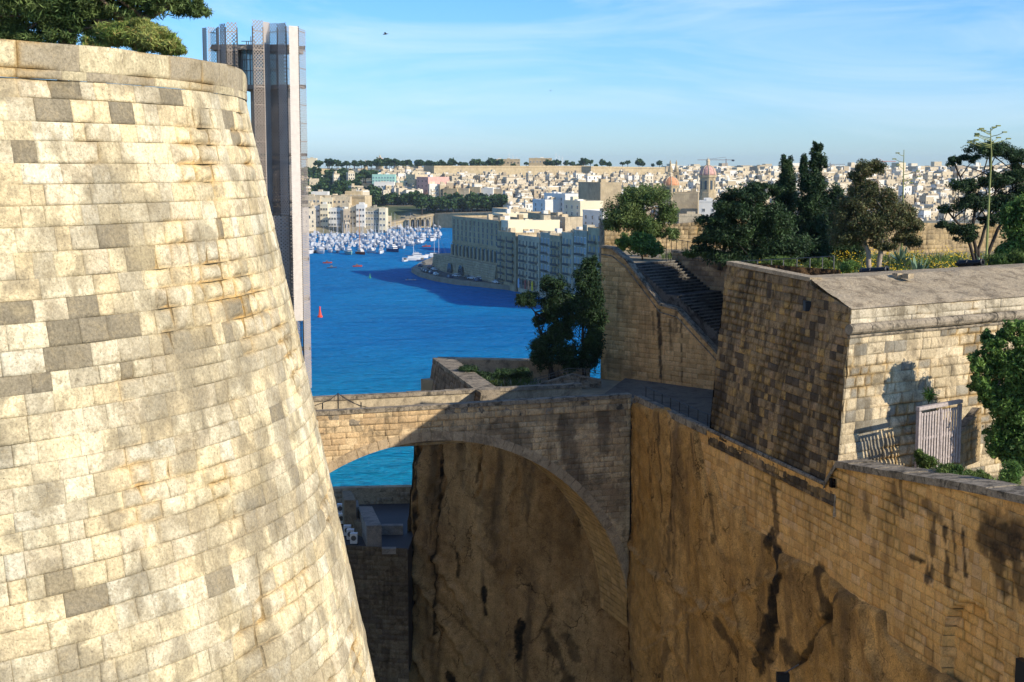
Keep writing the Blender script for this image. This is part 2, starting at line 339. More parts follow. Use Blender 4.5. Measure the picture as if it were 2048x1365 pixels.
def masonry(name, surf, ulen, z0, z1, rowh, bw, mat, tint, parent=None, base=None, res=.1, joint=.02, jw=.012, prot=.03, rough=.02,
            top=None, bot=None, off=None, stain=None, seed=1, u0=0., erode=0., flip=False, dirt=.5, cav_shade=(.50, .31, .10)):
    rg = np.random.default_rng(seed); Us = []; Zs = []; Es = []; Ps = []; Cs = []; Fs = []; base_i = 0
    z = z1
    while z > z0 + .02:
        h = min(rowh * rg.uniform(.82, 1.16), z - z0); zl = z - h; u = u0 - rg.uniform(0, bw); prev = u0
        while u < ulen:
            wd = bw * rg.choice([.6, .8, 1, 1.2, 1.5]) * rg.uniform(.88, 1.12); a, b = prev, min(u + wd, ulen); u += wd
            if ulen - b < .14: b = ulen
            if b - a < .12: continue
            prev = b
            uc, zc_ = (a + b) / 2, (z + zl) / 2
            if top is not None and zl > float(np.max(top(np.array([a, b])))): continue
            if bot is not None and z < float(np.min(bot(np.array([a, uc, b])))) : continue
            gu = max(1, int(math.ceil((b - a) / res))); gz = max(1, int(math.ceil(h / res)))
            ej = min(jw, .2 * (b - a)); au = np.concatenate([[a], np.linspace(a + ej, b - ej, gu + 1), [b]])
            ez = min(jw, .2 * h); az = np.concatenate([[zl], np.linspace(zl + ez, z - ez, gz + 1), [z]])
            U, Z = np.meshgrid(au, az, indexing='ij'); E = np.zeros_like(U); E[0] = E[-1] = 1; E[:, 0] = E[:, -1] = 1
            d = np.minimum(np.minimum(U - a, b - U), np.minimum(Z - zl, z - Z))
            Us.append(U.ravel()); Zs.append(Z.ravel()); Es.append(np.stack([E.ravel(), d.ravel()], 1))
            n = U.size; Ps.append(np.full(n, rg.normal(0, 1))); Cs.append(np.tile(tint(uc, zc_, rg, a, b, zl, z), (n, 1)))
            Fs.append(grid_faces(len(au) - 1, len(az) - 1, base_i)); base_i += n
        z = zl
    U = np.concatenate(Us); Z = np.concatenate(Zs); E = np.concatenate(Es); Pr = np.concatenate(Ps); C = np.concatenate(Cs); Fa = np.concatenate(Fs)
    if top is not None: Z = np.minimum(Z, top(U))
    if bot is not None: Z = np.maximum(Z, bot(U))
    P, Nn = surf(U, Z)
    o = prot * np.clip(Pr, -1.6, 1.6) * .6 + rough * (fbm(P, 2.3, 4, seed) - .5) * 2
    jd = joint * (.25 + 2.0 * np.clip(fbm(P, .9, 3, seed + 5) - .3, 0, 1) ** 1.2 * 2)
    if erode > 0:
        er = np.clip((fbm(P, .55, 4, seed + 9) - .52) * 6, 0, 1)
        rim = np.exp(-(E[:, 1] / (.05 + .03 * er)) ** 2); o -= erode * er * rim * (.2 + 1.4 * vn(P, 3., seed + 3)); jd = jd * (1 + 4 * er); kc = (er * rim)[:, None] * .8; C = C * (1 - kc) + np.array(cav_shade) * kc * C.mean() / .5  # eroded joint cavities tinted orange, their deep shadow put into the colour
    o = np.where(E[:, 0] > 0, -jd, o)
    if off is not None: o = o + off(U, Z)
    C = C * (.88 + .24 * fbm(P, 1.7, 3, seed + 2))[:, None]
    C = C * (1 - dirt * E[:, 0] * np.clip((fbm(P, 2.2, 3, seed + 6) - .3) * 3.5, 0, 1))[:, None]
    if stain is not None: C = stain(U, Z, P, C)
    P = P + Nn * o[:, None]
    if flip: Fa = Fa[:, ::-1]
    return mesh_obj(name, P, Fa, mat, parent, base, tint=C)
def rockface(name, surf, ua, ub, z0, top, mat, col, parent=None, base=None, res=.14, amp=.35, seed=3, stain=None, thick=.25, flip=False, extra=None):
    nu = int((ub - ua) / res) + 1; zt = float(np.max(top(np.linspace(ua, ub, 60)))); nz = int((zt - z0) / res) + 1
    U, T = np.meshgrid(np.linspace(ua, ub, nu + 1), np.linspace(0, 1, nz + 1), indexing='ij'); U = U.ravel(); T = T.ravel()
    Z = z0 + (top(U) - z0) * T; P, Nn = surf(U, Z)
    Q = P.copy(); Q[:, 2] *= .45
    o = amp * (fbm(Q, .35, 5, seed) - .5) * 1.6 + amp * .35 * (fbm(P * np.array([1, 1, .12]), 1.3, 3, seed + 4) - .5)
    # slanting bedding cuts
    q = (U * .55 + Z) * .55 + 2.2 * fbm(P, .15, 3, seed + 8); fr = q - np.floor(q); o += amp * .45 * np.where(fr < .5, fr, 0) 
    o += thick + .05 * (fbm(P * np.array([1, 1, .6]), 3.2, 3, seed + 11) - .5) * 2
    if extra is not None: o = o + extra(U, Z)
    edge = np.clip((top(U) - Z) / .35, 0, 1); o = o * (.35 + .65 * edge ** .5)
    last = T > .9999; o = np.where(last, -.1, o)
    n = fbm(P * np.array([1, 1, .35]), .4, 5, seed + 20); n2 = fbm(P * np.array([1, 1, .1]), 1.2, 4, seed + 30)
    c0, c1, c2 = [np.array(c) for c in col]
    t = np.clip((n - .35) * 3.2, 0, 1)[:, None]; C = c0 * (1 - t) + c1 * t
    t = np.clip((n2 - .56) * 6, 0, 1)[:, None] * .8; C = C * (1 - t) + c2 * t; C = C * (.62 + .76 * fbm(P, 2.6, 4, seed + 40))[:, None]
    if stain is not None: C = stain(U, Z, P, C)
    P = P + Nn * o[:, None]; Fa = grid_faces(nu, nz, 0)
    if flip: Fa = Fa[:, ::-1]
    return mesh_obj(name, P, Fa, mat, parent, base, tint=C)
def strokes(lst, proj, col=(.02, .016, .012)):
    """weather stains with their own outline, given along the wall surface"""
    segs = [(proj(a, b), proj(c, d), wd, st) for a, b, c, d, wd, st in lst]
    def f(U, Z, P, C):
        C = C.copy()
        jit = (fbm(P, 1.6, 4, 77) - .5) + .35 * (fbm(P, 5., 2, 78) - .5); j2 = fbm(P, 3.5, 3, 79)
        for (ua, za), (ub, zb), wd, st in segs:
            du, dz = ub - ua, zb - za; l2 = du * du + dz * dz + 1e-9
            t = np.clip(((U - ua) * du + (Z - za) * dz) / l2, 0, 1)
            dist = np.hypot(U - ua - t * du, Z - za - t * dz) + jit * wd * 2.4
            k = (np.clip((1.1 - dist / wd) * 2.6, 0, 1) * st * (.75 + .5 * j2))[:, None]; k = np.clip(k, 0, 1); C = C * (1 - k) + np.array(col) * k
        return C
    return f
def ridges(lst, proj):
    segs = [(proj(a, b), proj(c, d), wd, h) for a, b, c, d, wd, h in lst]
    def f(U, Z):
        o = np.zeros(len(U)); wv = .25 * np.sin(U * 1.9 + Z * 1.3) + .12 * np.sin(U * 5.1 - Z * 3.7)
        for (ua, za), (ub, zb), wd, h in segs:
            du, dz = ub - ua, zb - za; l = math.hypot(du, dz) + 1e-9; t = np.clip(((U - ua) * du + (Z - za) * dz) / l / l, 0, 1)
            s_ = ((U - ua) * dz - (Z - za) * du) / l + wv; dist = np.hypot(U - ua - t * du, Z - za - t * dz) if False else np.abs(s_) + 9 * np.maximum(0, np.abs(((U - ua) * du + (Z - za) * dz) / l / l - .5) - .5) * l * .3
            o += h * np.exp(-(dist / wd) ** 2)
        return o
    return f
def tinter(cols, wts=None, var=.07):
    cols = [np.array(c) for c in cols]; wts = np.array(wts or [1] * len(cols), float); wts /= wts.sum()
    def f(u, z, rg, *a): return cols[rg.choice(len(cols), p=wts)] * rg.uniform(1 - var, 1 + var)
    return f
# ---------------------------------------------------------------- vegetation
def leaves(name, clumps, n, leaf, mat, parent=None, base=None, seed=0, sub=14, subr=.38, asp=.45, shell=.45, up=.35, droop=0):
    rg = np.random.default_rng(seed); cl = np.array([c[:6] for c in clumps], float); wt = cl[:, 3] * cl[:, 5] * np.array([c[6] if len(c) > 6 else 1 for c in clumps]); wt = wt / wt.sum()
    C = []; 
    for i, c in enumerate(cl):
        k = max(4, int(sub * max(.4, wt[i] * len(cl))))
        d = rg.normal(size=(k, 3)); d /= np.linalg.norm(d, axis=1)[:, None]; r = rg.uniform(.35, .85, (k, 1))
        cc = c[:3] + d * r * c[3:6]; rr = subr * (.45 * c[3:6] + .55 * np.prod(c[3:6]) ** (1 / 3)) * rg.uniform(.6, 1.25, (k, 1))
        C.append(np.concatenate([cc, rr, np.full((k, 1), wt[i] / k)], 1))
    C = np.concatenate(C); p = C[:, 6] / C[:, 6].sum()
    idx = rg.choice(len(C), n, p=p); d = rg.normal(size=(n, 3)); d /= np.linalg.norm(d, axis=1)[:, None]
    r = rg.uniform(0, 1, n) ** shell
    pos = C[idx, :3] + d * C[idx, 3:6] * r[:, None]
    nn = d * .8 + rg.normal(size=(n, 3)) * .8; nn[:, 2] += up; nn /= np.linalg.norm(nn, axis=1)[:, None]
    a = np.cross(nn, rg.normal(size=(n, 3))); a /= np.linalg.norm(a, axis=1)[:, None]; b = np.cross(nn, a)
    s = leaf * rg.uniform(.55, 1.4, n)[:, None]; a = a * s; b = b * s * asp
    V = np.stack([pos - a, pos + b, pos + a, pos - b], 1).reshape(-1, 3); Fa = np.arange(4 * n).reshape(-1, 4)
    return mesh_obj(name, V, Fa, mat, parent, base), C
def wob(a, b, k, amp, rg):
    a = np.array(a, float); b = np.array(b, float); out = [a]
    for i in range(1, k): out.append(a + (b - a) * i / k + np.array([rg.uniform(-1, 1), rg.uniform(-1, 1), rg.uniform(-.4, .4)]) * amp)
    return out + [b]
def pxclump(px, py, rx, ry, D, dd=0, w_=1, depth=None):
    c = at(px, py, D + dd); k = (D + dd) / F; return (c[0], c[1], c[2], rx * k, (depth if depth else rx) * k, ry * k, w_)
def tree(name, label, cat, D, base_px, clumps, n, leaf, leafm, barkm, seed, trunks=None, tr=.2, limbs=12, group=None, sub=14, subr=.38, asp=.45, zb=None, shell=.45, up=.35, grow=1.0):
    rg = random.Random(seed); b = at(base_px[0], base_px[1], D)
    if zb is not None: b[2] = zb
    root = thing(name, label, cat, b, group)
    cl = [pxclump(c[0], c[1], c[2] * grow, c[3] * grow, D, c[4] if len(c) > 4 else 0, c[5] if len(c) > 5 else 1) for c in clumps]
    _, C = leaves('crown', cl, int(n * 1.6), leaf, leafm, root, seed=seed, sub=int(sub * 1.9), subr=subr * 1.4, asp=asp, shell=.6, up=up)
    mb = MB(); tops = []
    for tp in (trunks or [[base_px, (clumps[0][0], clumps[0][1])]]):
        pts = [at(q[0], q[1], D + (q[2] if len(q) > 2 else 0)) for q in tp]; pts[0][2] = min(pts[0][2], b[2])
        fine = [pts[0]]
        for i in range(len(pts) - 1): fine += wob(pts[i], pts[i + 1], 3, tr * .35, rg)[1:]
        m_ = len(fine); mb.tube(fine, [tr * (1 - .62 * i / (m_ - 1)) for i in range(m_)], 8); tops.append(fine)
    for k in range(limbs):
        c = C[rg.randrange(len(C))][:3]; tr_ = rg.choice(tops); s0 = tr_[rg.randrange(len(tr_) // 2, len(tr_))]
        mid = (s0 + c) / 2 + np.array([rg.uniform(-.2, .2), rg.uniform(-.2, .2), rg.uniform(-.15, .2)]) * tr * 3
        mb.tube([s0, mid, c], [tr * .36, tr * .22, tr * .06], 5)
    mb.build('trunk', barkm, root, smooth=True)
    return root
def tufts(V, Fs, pos, n, h, spread, rg, wdt=.02, lean=.5):
    for k in range(n):
        a = rg.uniform(0, 6.28); r = rg.uniform(0, spread); x, y = pos[0] + r * math.cos(a), pos[1] + r * math.sin(a)
        hh = h * rg.uniform(.5, 1.2); b = rg.uniform(0, 6.28); lx, ly = lean * hh * math.cos(b) * rg.uniform(.1, 1), lean * hh * math.sin(b) * rg.uniform(.1, 1)
        wx, wy = wdt * math.cos(a), wdt * math.sin(a); i = len(V)
        V += [(x - wx, y - wy, pos[2]), (x + wx, y + wy, pos[2]), (x + lx * .4 + wx * .8, y + ly * .4 + wy * .8, pos[2] + hh * .6), (x + lx * .4 - wx * .8, y + ly * .4 - wy * .8, pos[2] + hh * .6), (x + lx, y + ly, pos[2] + hh)]
        Fs += [(i, i + 1, i + 2, i + 3), (i + 3, i + 2, i + 4)]
# ================================================================ LEFT ROUND BASTION
BC = np.array([-19.4, 36.3]); BR0 = 12.5; ZC = 53.75; ZT = 54.5
arc = [BC + BR0 * np.array([math.cos(R(a)), math.sin(R(a))]) for a in np.arange(-85, 20.1, 2.5)]
tdir = np.array([-math.sin(R(20)), math.cos(R(20))]); arc += [arc[-1] + tdir * k for k in (5, 15, 30, 45)]
bsurf, blen = path_surf(arc, batter=lambda z: np.where(z < ZC, .2 * (ZC - z), 0.0))
def bast_uv(px, py):
    r = ray(px, py); z = 50.
    for _ in range(30):
        rad = BR0 + max(0, .2 * (ZC - z)); A = r[0] ** 2 + 1; B = -2 * (r[0] * BC[0] + BC[1]); Cc = BC @ BC - rad ** 2
        q = B * B - 4 * A * Cc
        if q < 0: q = 0
        D = (-B - math.sqrt(q)) / (2 * A); z = HC + r[2] * D
    p = np.array([r[0] * D, D]) - BC; return (math.degrees(math.atan2(p[1], p[0])) + 85) * R(1) * BR0, z
darkpx = [(217, 475), (303, 514), (37, 617), (151, 612), (132, 659), (199, 655), (255, 648), (111, 705), (179, 699), (337, 684), (261, 737), (38, 757), (100, 755),
          (128, 175), (130, 215), (440, 455), (470, 622), (420, 660), (455, 668), (495, 615), (60, 300), (232, 225), (452, 240), (470, 290), (330, 200), (555, 830), (175, 1215), (120, 1150), (430, 1190),
          (495, 1000)]
darkuv = [bast_uv(*p) for p in darkpx]
def bast_tint(u, z, rg, a, b, zl, zt):
    c = np.array([(.86, .72, .45), (.86, .75, .51), (.78, .63, .38), (.78, .66, .45), (.74, .64, .44), (.80, .72, .53)][rg.choice(6, p=[.3, .2, .17, .12, .12, .09])]) * rg.uniform(.94, 1.05)
    for du, dz in darkuv:
        if a <= du <= b and zl <= dz <= zt: return np.array((.30, .255, .175)) * rg.uniform(.75, 1.15)
    low = min(1, max(0, (46.5 - z) / 7)); hi = 1 if z > 52.9 else 0
    r = rg.uniform()
    if r < .06 + .14 * low + .15 * hi: c = np.array((.60, .52, .36)) * rg.uniform(.88, 1.15)
    return c
def blotch(U, Z, P, C):
    n = fbm(P, .55, 5, 41); lowf = np.clip((50 - Z) / 9, 0, 1) * .11 + .05 * (Z > 53.2)
    k = np.clip((n - .575 + lowf) * 8, 0, 1)[:, None] * .6; C = C * (1 - k) + np.array((.33, .28, .19)) * k
    n = fbm(P, 1.5, 5, 43); k = np.clip((n - .60 + np.clip((50.5 - Z) / 8, 0, 1) * .12) * 9, 0, 1)[:, None] * .62; C = C * (1 - k) + np.array((.27, .23, .155)) * k
    n = fbm(P * np.array([1, 1, .16]), .9, 4, 55); k = np.clip((n - .6) * 7, 0, 1)[:, None] * .5; C = C * (1 - k) + np.array((.34, .30, .22)) * k
    st = strokes([(540, 780, 590, 950, .28, .6), (590, 950, 650, 1250, .25, .45), (440, 170, 455, 330, .25, .45), (395, 180, 430, 330, .2, .4)], bast_uv, (.30, .26, .19))
    C = st(U, Z, P, C)
    n = fbm(P, .8, 4, 61); k = np.clip((n - .58) * 7, 0, 1)[:, None] * .35
    return C * (1 - k) + np.array((.70, .56, .30)) * k
bastion = thing('round_bastion', 'tall round limestone bastion with sloping sunlit wall and grey patched blocks, filling the left side', 'bastion', (BC[0], BC[1], 15))
masonry('wall', bsurf, blen, 20., ZC, .44, .56, M['bast'], bast_tint, bastion, res=.075, joint=.028, jw=.012, prot=.011, rough=.03, seed=11, stain=blotch, erode=.15, u0=.2)
psurf, _ = path_surf(arc, batter=lambda z: np.full_like(z, .03))
masonry('parapet', psurf, blen, ZC, ZT, .62, .95, M['bast'], lambda u, z, rg, *a: (np.array((.46, .39, .27)) if rg.uniform() < .7 else np.array((.70, .60, .38))) * rg.uniform(.85, 1.15), bastion,
        res=.09, joint=.012, prot=.008, rough=.02, seed=12, erode=.03, u0=.2,
        top=lambda u: ZT - .03 + .02 * np.sin(u * 1.7) * np.sin(u * .6) - np.clip((u - 19.2) * .10, 0, .5))
# coping and walk behind the parapet
mb = MB(); inner = [(BC + (np.array(p) - BC) * .90) for p in arc]
for i in range(len(arc) - 1):
    a, b = np.array(arc[i]), np.array(arc[i + 1]); ai, bi = inner[i], inner[i + 1]; zt = ZT - .10
    if i > 38: zt = ZT - .5
    mb.add([(*a, zt - .2), (*b, zt - .2), (*bi, zt), (*ai, zt)], [(0, 1, 2, 3)])
mb.build('coping', M['roofst'], bastion)
mb = MB(); mb.prism([tuple(p) for p in inner] + [(-75, 90), (-75, 20)], 53.2, 53.7); mb.build('terrace_fill', M['grey'], bastion)

# ================================================================ BRIDGE
ZP = 39.65; DECK = 38.6
BL = pz(631, 823, ZP)[:2]; BRt = pz(1262, 788, ZP)[:2]; be = unit(BRt - BL); bn = np.array((be[1], -be[0])); W = 4.7
bridge = thing('stone_bridge', 'stone arch bridge across the ditch, half sunlit and half in shadow', 'bridge', (*(BL + BRt) / 2, 15))
start = BL - be * 14; sfB, lenB = path_surf([start, BRt]); Pm = lambda u, z=0: np.array([*(start + be * u), z])
apex = onp(862, 882, BL, be); ua = float((apex[:2] - start) @ be); rise = apex[2]
# circle through the right springing seen in the photo
spr = onp(1249, 1150, BL, be); us = float((spr[:2] - start) @ be); dx_, dz_ = us - ua, rise - spr[2]; RA = (dx_ ** 2 + dz_ ** 2) / (2 * dz_); zc = rise - RA
archz = lambda u: np.where(np.abs(u - ua) < RA * .999, zc + np.sqrt(np.maximum(RA ** 2 - (u - ua) ** 2, 0)), 16.)
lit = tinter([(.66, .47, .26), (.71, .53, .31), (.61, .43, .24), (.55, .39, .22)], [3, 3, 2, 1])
def bstain(U, Z, P, C):
    f = strokes([(1130, 850, 1150, 960, .5, .7), (1150, 960, 1230, 1000, .9, .45), (1000, 850, 1050, 880, .6, .55), (1200, 820, 1210, 900, .4, .6), (1060, 830, 1240, 835, .5, .45), (960, 860, 1010, 872, .5, .4)],
                lambda px, py: ((lambda p: (float((p[:2] - start) @ be), p[2]))(onp(px, py, BL, be))), (.10, .075, .055))
    C = f(U, Z, P, C); d = np.hypot(U - ua, Z - zc) - RA; k = (np.clip(1.1 - d, 0, 1) * np.clip((d > 0), 0, 1) * .22)[:, None]
    return C * (1 - k) + np.array((.56, .44, .28)) * k
masonry('spandrel_wall', sfB, lenB, 17, ZP - .85, .33, .62, M['lime'], lit, bridge, res=.13, joint=.02, prot=.012, rough=.02, bot=archz, seed=21, stain=bstain)
# arch ring of voussoirs, 3 cm proud of the wall
mb = MB(); nv_ = 64
for k in range(nv_):
    t0, t1 = math.pi * k / nv_, math.pi * (k + 1) / nv_ - .004
    if zc + RA * math.sin(t0) < 17: continue
    Q = []
    for off_ in (.018, -.3):
        for (r_, t) in ((RA, t0), (RA, t1), (RA + .5, t1), (RA + .5, t0)):
            Q.append((*(start + be * (ua + r_ * math.cos(t)) + bn * off_), zc + r_ * math.sin(t)))
    mb.add(Q, [(0, 1, 2, 3), (0, 3, 7, 4), (1, 0, 4, 5), (2, 1, 5, 6), (3, 2, 6, 7)])
mb.build('arch_ring', stone('voussoir_stone', base=(.50, .38, .24), lichen=(.12, .09, .06), lam=.6, streak=.5), bridge)
# soffit
def soff(u, z):
    t = z; return np.stack([start[0] + be[0] * (ua + RA * np.cos(t)) - bn[0] * u, start[1] + be[1] * (ua + RA * np.cos(t)) - bn[1] * u, zc + RA * np.sin(t)], 1), -np.stack([be[0] * np.cos(t), be[1] * np.cos(t), np.sin(t)], 1)
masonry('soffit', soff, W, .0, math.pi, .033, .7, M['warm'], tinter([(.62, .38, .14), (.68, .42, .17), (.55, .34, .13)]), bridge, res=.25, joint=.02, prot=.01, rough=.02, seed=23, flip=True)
mb = MB()
def strip(mb, p0, d, n, l, th, z0, z1, m=0):
    a = p0; b = p0 + d * l; mb.prism([a, b, b + n * th, a + n * th], z0, z1, m)
cop = MB()
front0 = start - bn * .0
mb2 = MB(); strip(mb2, start + bn * .02, be, -bn, lenB + .3, .42, ZP - .83, ZP - .02); 
masonry('parapet_wall', path_surf([start, BRt], batter=lambda z: np.full_like(z, .05))[0], lenB, ZP - .86, ZP - .22, .33, .8, M['lime'], lit, bridge, res=.15, joint=.02, prot=.012, rough=.02, seed=25)
mb3 = MB(); strip(mb3, start + bn * .04, be, -bn, lenB + .2, .38, ZP - .85, ZP - .23); mb3.build('parapet_core', M['coping'], bridge)
k = 0.; cb = MB(); rgc = random.Random(5)
while k < lenB:
    l = rgc.uniform(.9, 1.3); strip(cb, start + be * k + bn * .12, be, -bn, min(l, lenB - k) - .015, .58, ZP - .22, ZP - rgc.uniform(0, .02)); k += l
cb.build('coping', M['coping'], bridge)
dk = MB(); strip(dk, start - bn * .3, be, -bn, lenB + 1.5, W - .6, DECK - 1.0, DECK); dk.build('deck', M['pave'], bridge)
rear0 = start - bn * W; rp = MB(); strip(rp, rear0, be, bn, lenB - 1.2, .40, ZP - 3, ZP - .2)
rp.build('rear_parapet', stone('rear_parapet_stone', base=(.52, .43, .29), lichen=(.10, .08, .06), lam=.6, streak=.4), bridge)
cb = MB(); k = 0
while k < lenB - 1.2:
    l = rgc.uniform(.9, 1.3); strip(cb, rear0 + be * k - bn * .06, be, bn, min(l, lenB - 1.2 - k) - .015, .54, ZP - .2, ZP + rgc.uniform(-.015, .015)); k += l
cb.build('rear_coping', M['coping'], bridge)
# iron frames with chains standing on the sunlit deck
ir = thing('iron_barrier', 'rusty iron posts with sagging chains standing on the sunlit end of the bridge', 'barrier', (*(BL + be * 1.5 - bn * 2), DECK))
for (xa, ya) in ((645, 806), (676, 787), (722, 805)):
    p = onp(xa, ya, BL - bn * 1.6, be); mb = MB(); mb.tube([(p[0], p[1], DECK), p], .035, 6); mb.build('post', M['iron'], ir)
pa = [onp(x, y, BL - bn * 1.6, be) for x, y in ((628, 812), (645, 806), (660, 800), (676, 787), (690, 798), (705, 806), (722, 812), (735, 815))]
mb = MB(); mb.tube(pa, .02, 5); mb.build('chain', M['iron'], ir)
mb = MB(); mb.tube([pa[3] + np.array((0, 0, -.02)), onp(742, 826, BL - bn * 1.0, be)], .015, 5); mb.build('chain', M['iron'], ir)

# ================================================================ RIGHT DITCH WALL (plane A)
A1 = pz(1272, 790, ZP)[:2]; A2 = pz(1652, 967, ZP)[:2]; ad = unit(A2 - A1); an = np.array((ad[1], -ad[0]))
if an[0] > 0: an = -an
aend = A1 + ad * 48
sfA, lenA = path_surf([A1, aend], side=(1 if np.dot(an, (ad[1], -ad[0])) > 0 else -1))
def uvA(px, py): p = onp(px, py, A1, ad); return float((p[:2] - A1) @ ad), float(p[2])
lipA = [uvA(1272, 791), (uvA(1652, 967)[0] - .05, ZP), (uvA(1652, 967)[0], uvA(1655, 921)[1]), uvA(1800, 946), uvA(1950, 972), uvA(2048, 993)]
lipA.append((lenA, lipA[-1][1] + 1.2)); lx = [p[0] for p in lipA]; lz = [p[1] for p in lipA]
topA = lambda u: np.interp(u, lx, lz)
nich = (uvA(1887, 1290)[0], uvA(1887, 1240)[1]); nu0 = nich[0]; nw = 3.4; ntop = uvA(1905, 1200)[1]
def nicheoff(U, Z):
    c = nu0 + nw / 2; zz = ntop + .25 - nw / 2; ins = (np.abs(U - c) < nw / 2) & ((Z < zz) | (np.hypot(U - c, Z - zz) < nw / 2)); return np.where(ins, -.38, 0.)
rb = [(1262, 800), (1300, 812), (1335, 816), (1352, 838), (1398, 862), (1402, 884), (1430, 940), (1418, 965), (1424, 1000), (1448, 1003), (1466, 1020), (1470, 1010), (1492, 1010), (1494, 1047), (1540, 1072), (1556, 1100),
      (1600, 1118), (1640, 1132), (1690, 1176), (1735, 1205), (1772, 1222), (1776, 1270), (1800, 1290), (1812, 1300), (1870, 1335), (1930, 1380), (2048, 1460)]
rbu = [uvA(*p) for p in rb]; rbu.sort(); ru = [-3] + [p[0] for p in rbu] + [lenA]; rz_ = [rbu[0][1]] + [p[1] for p in rbu] + [rbu[-1][1] - 2]
rtop = lambda u: np.interp(u, ru, rz_)
stA = [(1545, 965, 1555, 1060, .3, .8), (1545, 1085, 1560, 1140, .45, .95), (1560, 1120, 1542, 1250, .42, .95), (1540, 1250, 1525, 1330, .5, .9), (1560, 1290, 1600, 1330, .4, .7), (1640, 1140, 1660, 1230, .35, .8), (1650, 1230, 1680, 1280, .3, .5),
       (1690, 1190, 1600, 1330, .12, .7), (1385, 800 + 75, 1395, 930, .18, .7), (1300, 835, 1306, 960, .12, .6), (1325, 830, 1333, 1040, .14, .6), (1345, 840, 1350, 1060, .1, .7), (1430, 990, 1436, 1080, .2, .6), (1870, 1035, 1862, 1150, .2, .8), (1890, 1060, 1896, 1165, .2, .85),
       (1905, 1030, 1912, 1140, .12, .8), (1925, 1060, 1932, 1150, .12, .85), (1850, 1010, 1880, 1040, .3, .6), (1820, 1113, 1850, 1125, .1, .85), (1855, 1130, 1853, 1160, .22, .85), (1965, 1035, 2048, 1050, .35, .45), (1975, 1075, 2048, 1085, .6, .8),
       (1990, 1100, 2010, 1170, .35, .7), (2030, 1090, 2040, 1190, .35, .75), (1785, 975, 1795, 1010, .3, .6), (1700, 925, 1900, 975, .18, .5), (1800, 960, 1805, 1030, .12, .7), (1730, 990, 1735, 1030, .2, .5),
       (1440, 1250, 1480, 1310, .3, .7), (1480, 1200, 1500, 1260, .3, .6), (1250, 1210, 1262, 1330, .7, .5), (1340, 1280, 1330, 1365, .3, .5), (1400, 1100, 1500, 1130, .2, .2)]
_s1 = strokes(stA, uvA, (.03, .023, .016)); _s2 = strokes([(1255, 1075, 1310, 1140, .1, .6), (1310, 1140, 1425, 1215, .12, .6), (1425, 1215, 1500, 1260, .12, .5), (1425, 1212, 1500, 1180, .08, .5), (1500, 1180, 1600, 1120, .07, .4), (1400, 1215, 1300, 1300, .08, .4), (1390, 900, 1400, 1010, .06, .4), (1700, 1330, 1770, 1365, .1, .4), (1620, 1120, 1700, 1060, .06, .3)], uvA, (.62, .42, .21))
_s3 = strokes([(1360, 870, 1380, 1100, .5, .35), (1270, 1250, 1280, 1365, .8, .4), (1440, 1100, 1470, 1180, .5, .3), (1600, 1160, 1640, 1300, .7, .35), (1720, 1250, 1760, 1365, .8, .4), (1380, 1180, 1340, 1260, .5, .3), (1270, 830, 1276, 1000, .15, .5)], uvA, (.20, .12, .055))
stainA = lambda U, Z, P, C: _s2(U, Z, P, _s1(U, Z, P, _s3(U, Z, P, C)))
ditch = thing('ditch_wall', 'high shaded ditch wall of pale brown masonry over cut rock with black water stains, on the right', 'wall', (*A2, 10))
wt_ = tinter([(.80, .47, .165), (.84, .51, .20), (.76, .43, .15), (.66, .38, .135), (.80, .50, .23)], [4, 3, 2, 1, 1])
masonry('masonry', sfA, lenA, 24, 44, .40, .52, M['warm'], wt_, ditch, res=.12, joint=.022, prot=.016, rough=.03, top=topA, bot=lambda u: rtop(u) - .7, off=nicheoff, stain=stainA, seed=31, erode=.03, flip=(an @ np.array((ad[1], -ad[0])) < 0))
rcol = [(.58, .325, .10), (.80, .47, .165), (.22, .135, .06)]
rockface('rock', sfA, -2.5, lenA - 10, 14, rtop, M['rock'], rcol, ditch, res=.11, amp=.42, seed=5, stain=stainA, thick=.16, extra=ridges([(1255, 1075, 1310, 1140, .16, .16), (1310, 1140, 1425, 1215, .2, .2), (1425, 1215, 1530, 1290, .2, .2), (1425, 1212, 1500, 1180, .15, .14), (1500, 1180, 1600, 1120, .14, .12), (1400, 1215, 1290, 1300, .15, .14), (1390, 900, 1400, 1060, .12, -.2), (1550, 1080, 1548, 1330, .3, -.3), (1660, 1150, 1665, 1330, .2, -.22), (1690, 1190, 1600, 1330, .15, -.2), (1300, 840, 1306, 1000, .1, -.14), (1340, 830, 1345, 1050, .12, -.16), (1480, 1200, 1520, 1330, .3, .25), (1720, 1215, 1760, 1360, .3, .2), (1270, 1180, 1380, 1365, .25, -.2)], uvA), flip=(an @ np.array((ad[1], -ad[0])) < 0))
# plinth moulding and lip
mb = MB(); u1 = lipA[1][0]
mb.tube([(*(A1 + ad * (uvA(1400, 850)[0]) + an * .05), ZP - .02), (*(A1 + ad * u1 + an * .05), ZP - .02)], .09, 8); mb.build('string_course', M['coping'], ditch)
mb = MB(); us_ = np.linspace(u1, lenA, 26)
for i in range(25):
    a, b = A1 + ad * us_[i], A1 + ad * (us_[i + 1] - .015); za, zb = topA(us_[i]), topA(us_[i + 1]); o1 = an * .1; o2 = -an * 1.1; j = rgc.uniform(-.02, .03)
    mb.add([(*(a + o1), za - .22), (*(b + o1), zb - .22), (*(b + o1), zb + .02 + j), (*(a + o1), za + .02 + j), (*(a + o2), za + .05 + j), (*(b + o2), zb + .05 + j)], [(0, 1, 2, 3), (3, 2, 5, 4), (0, 3, 4), (1, 5, 2)])
mb.build('coping', M['coping'], ditch)
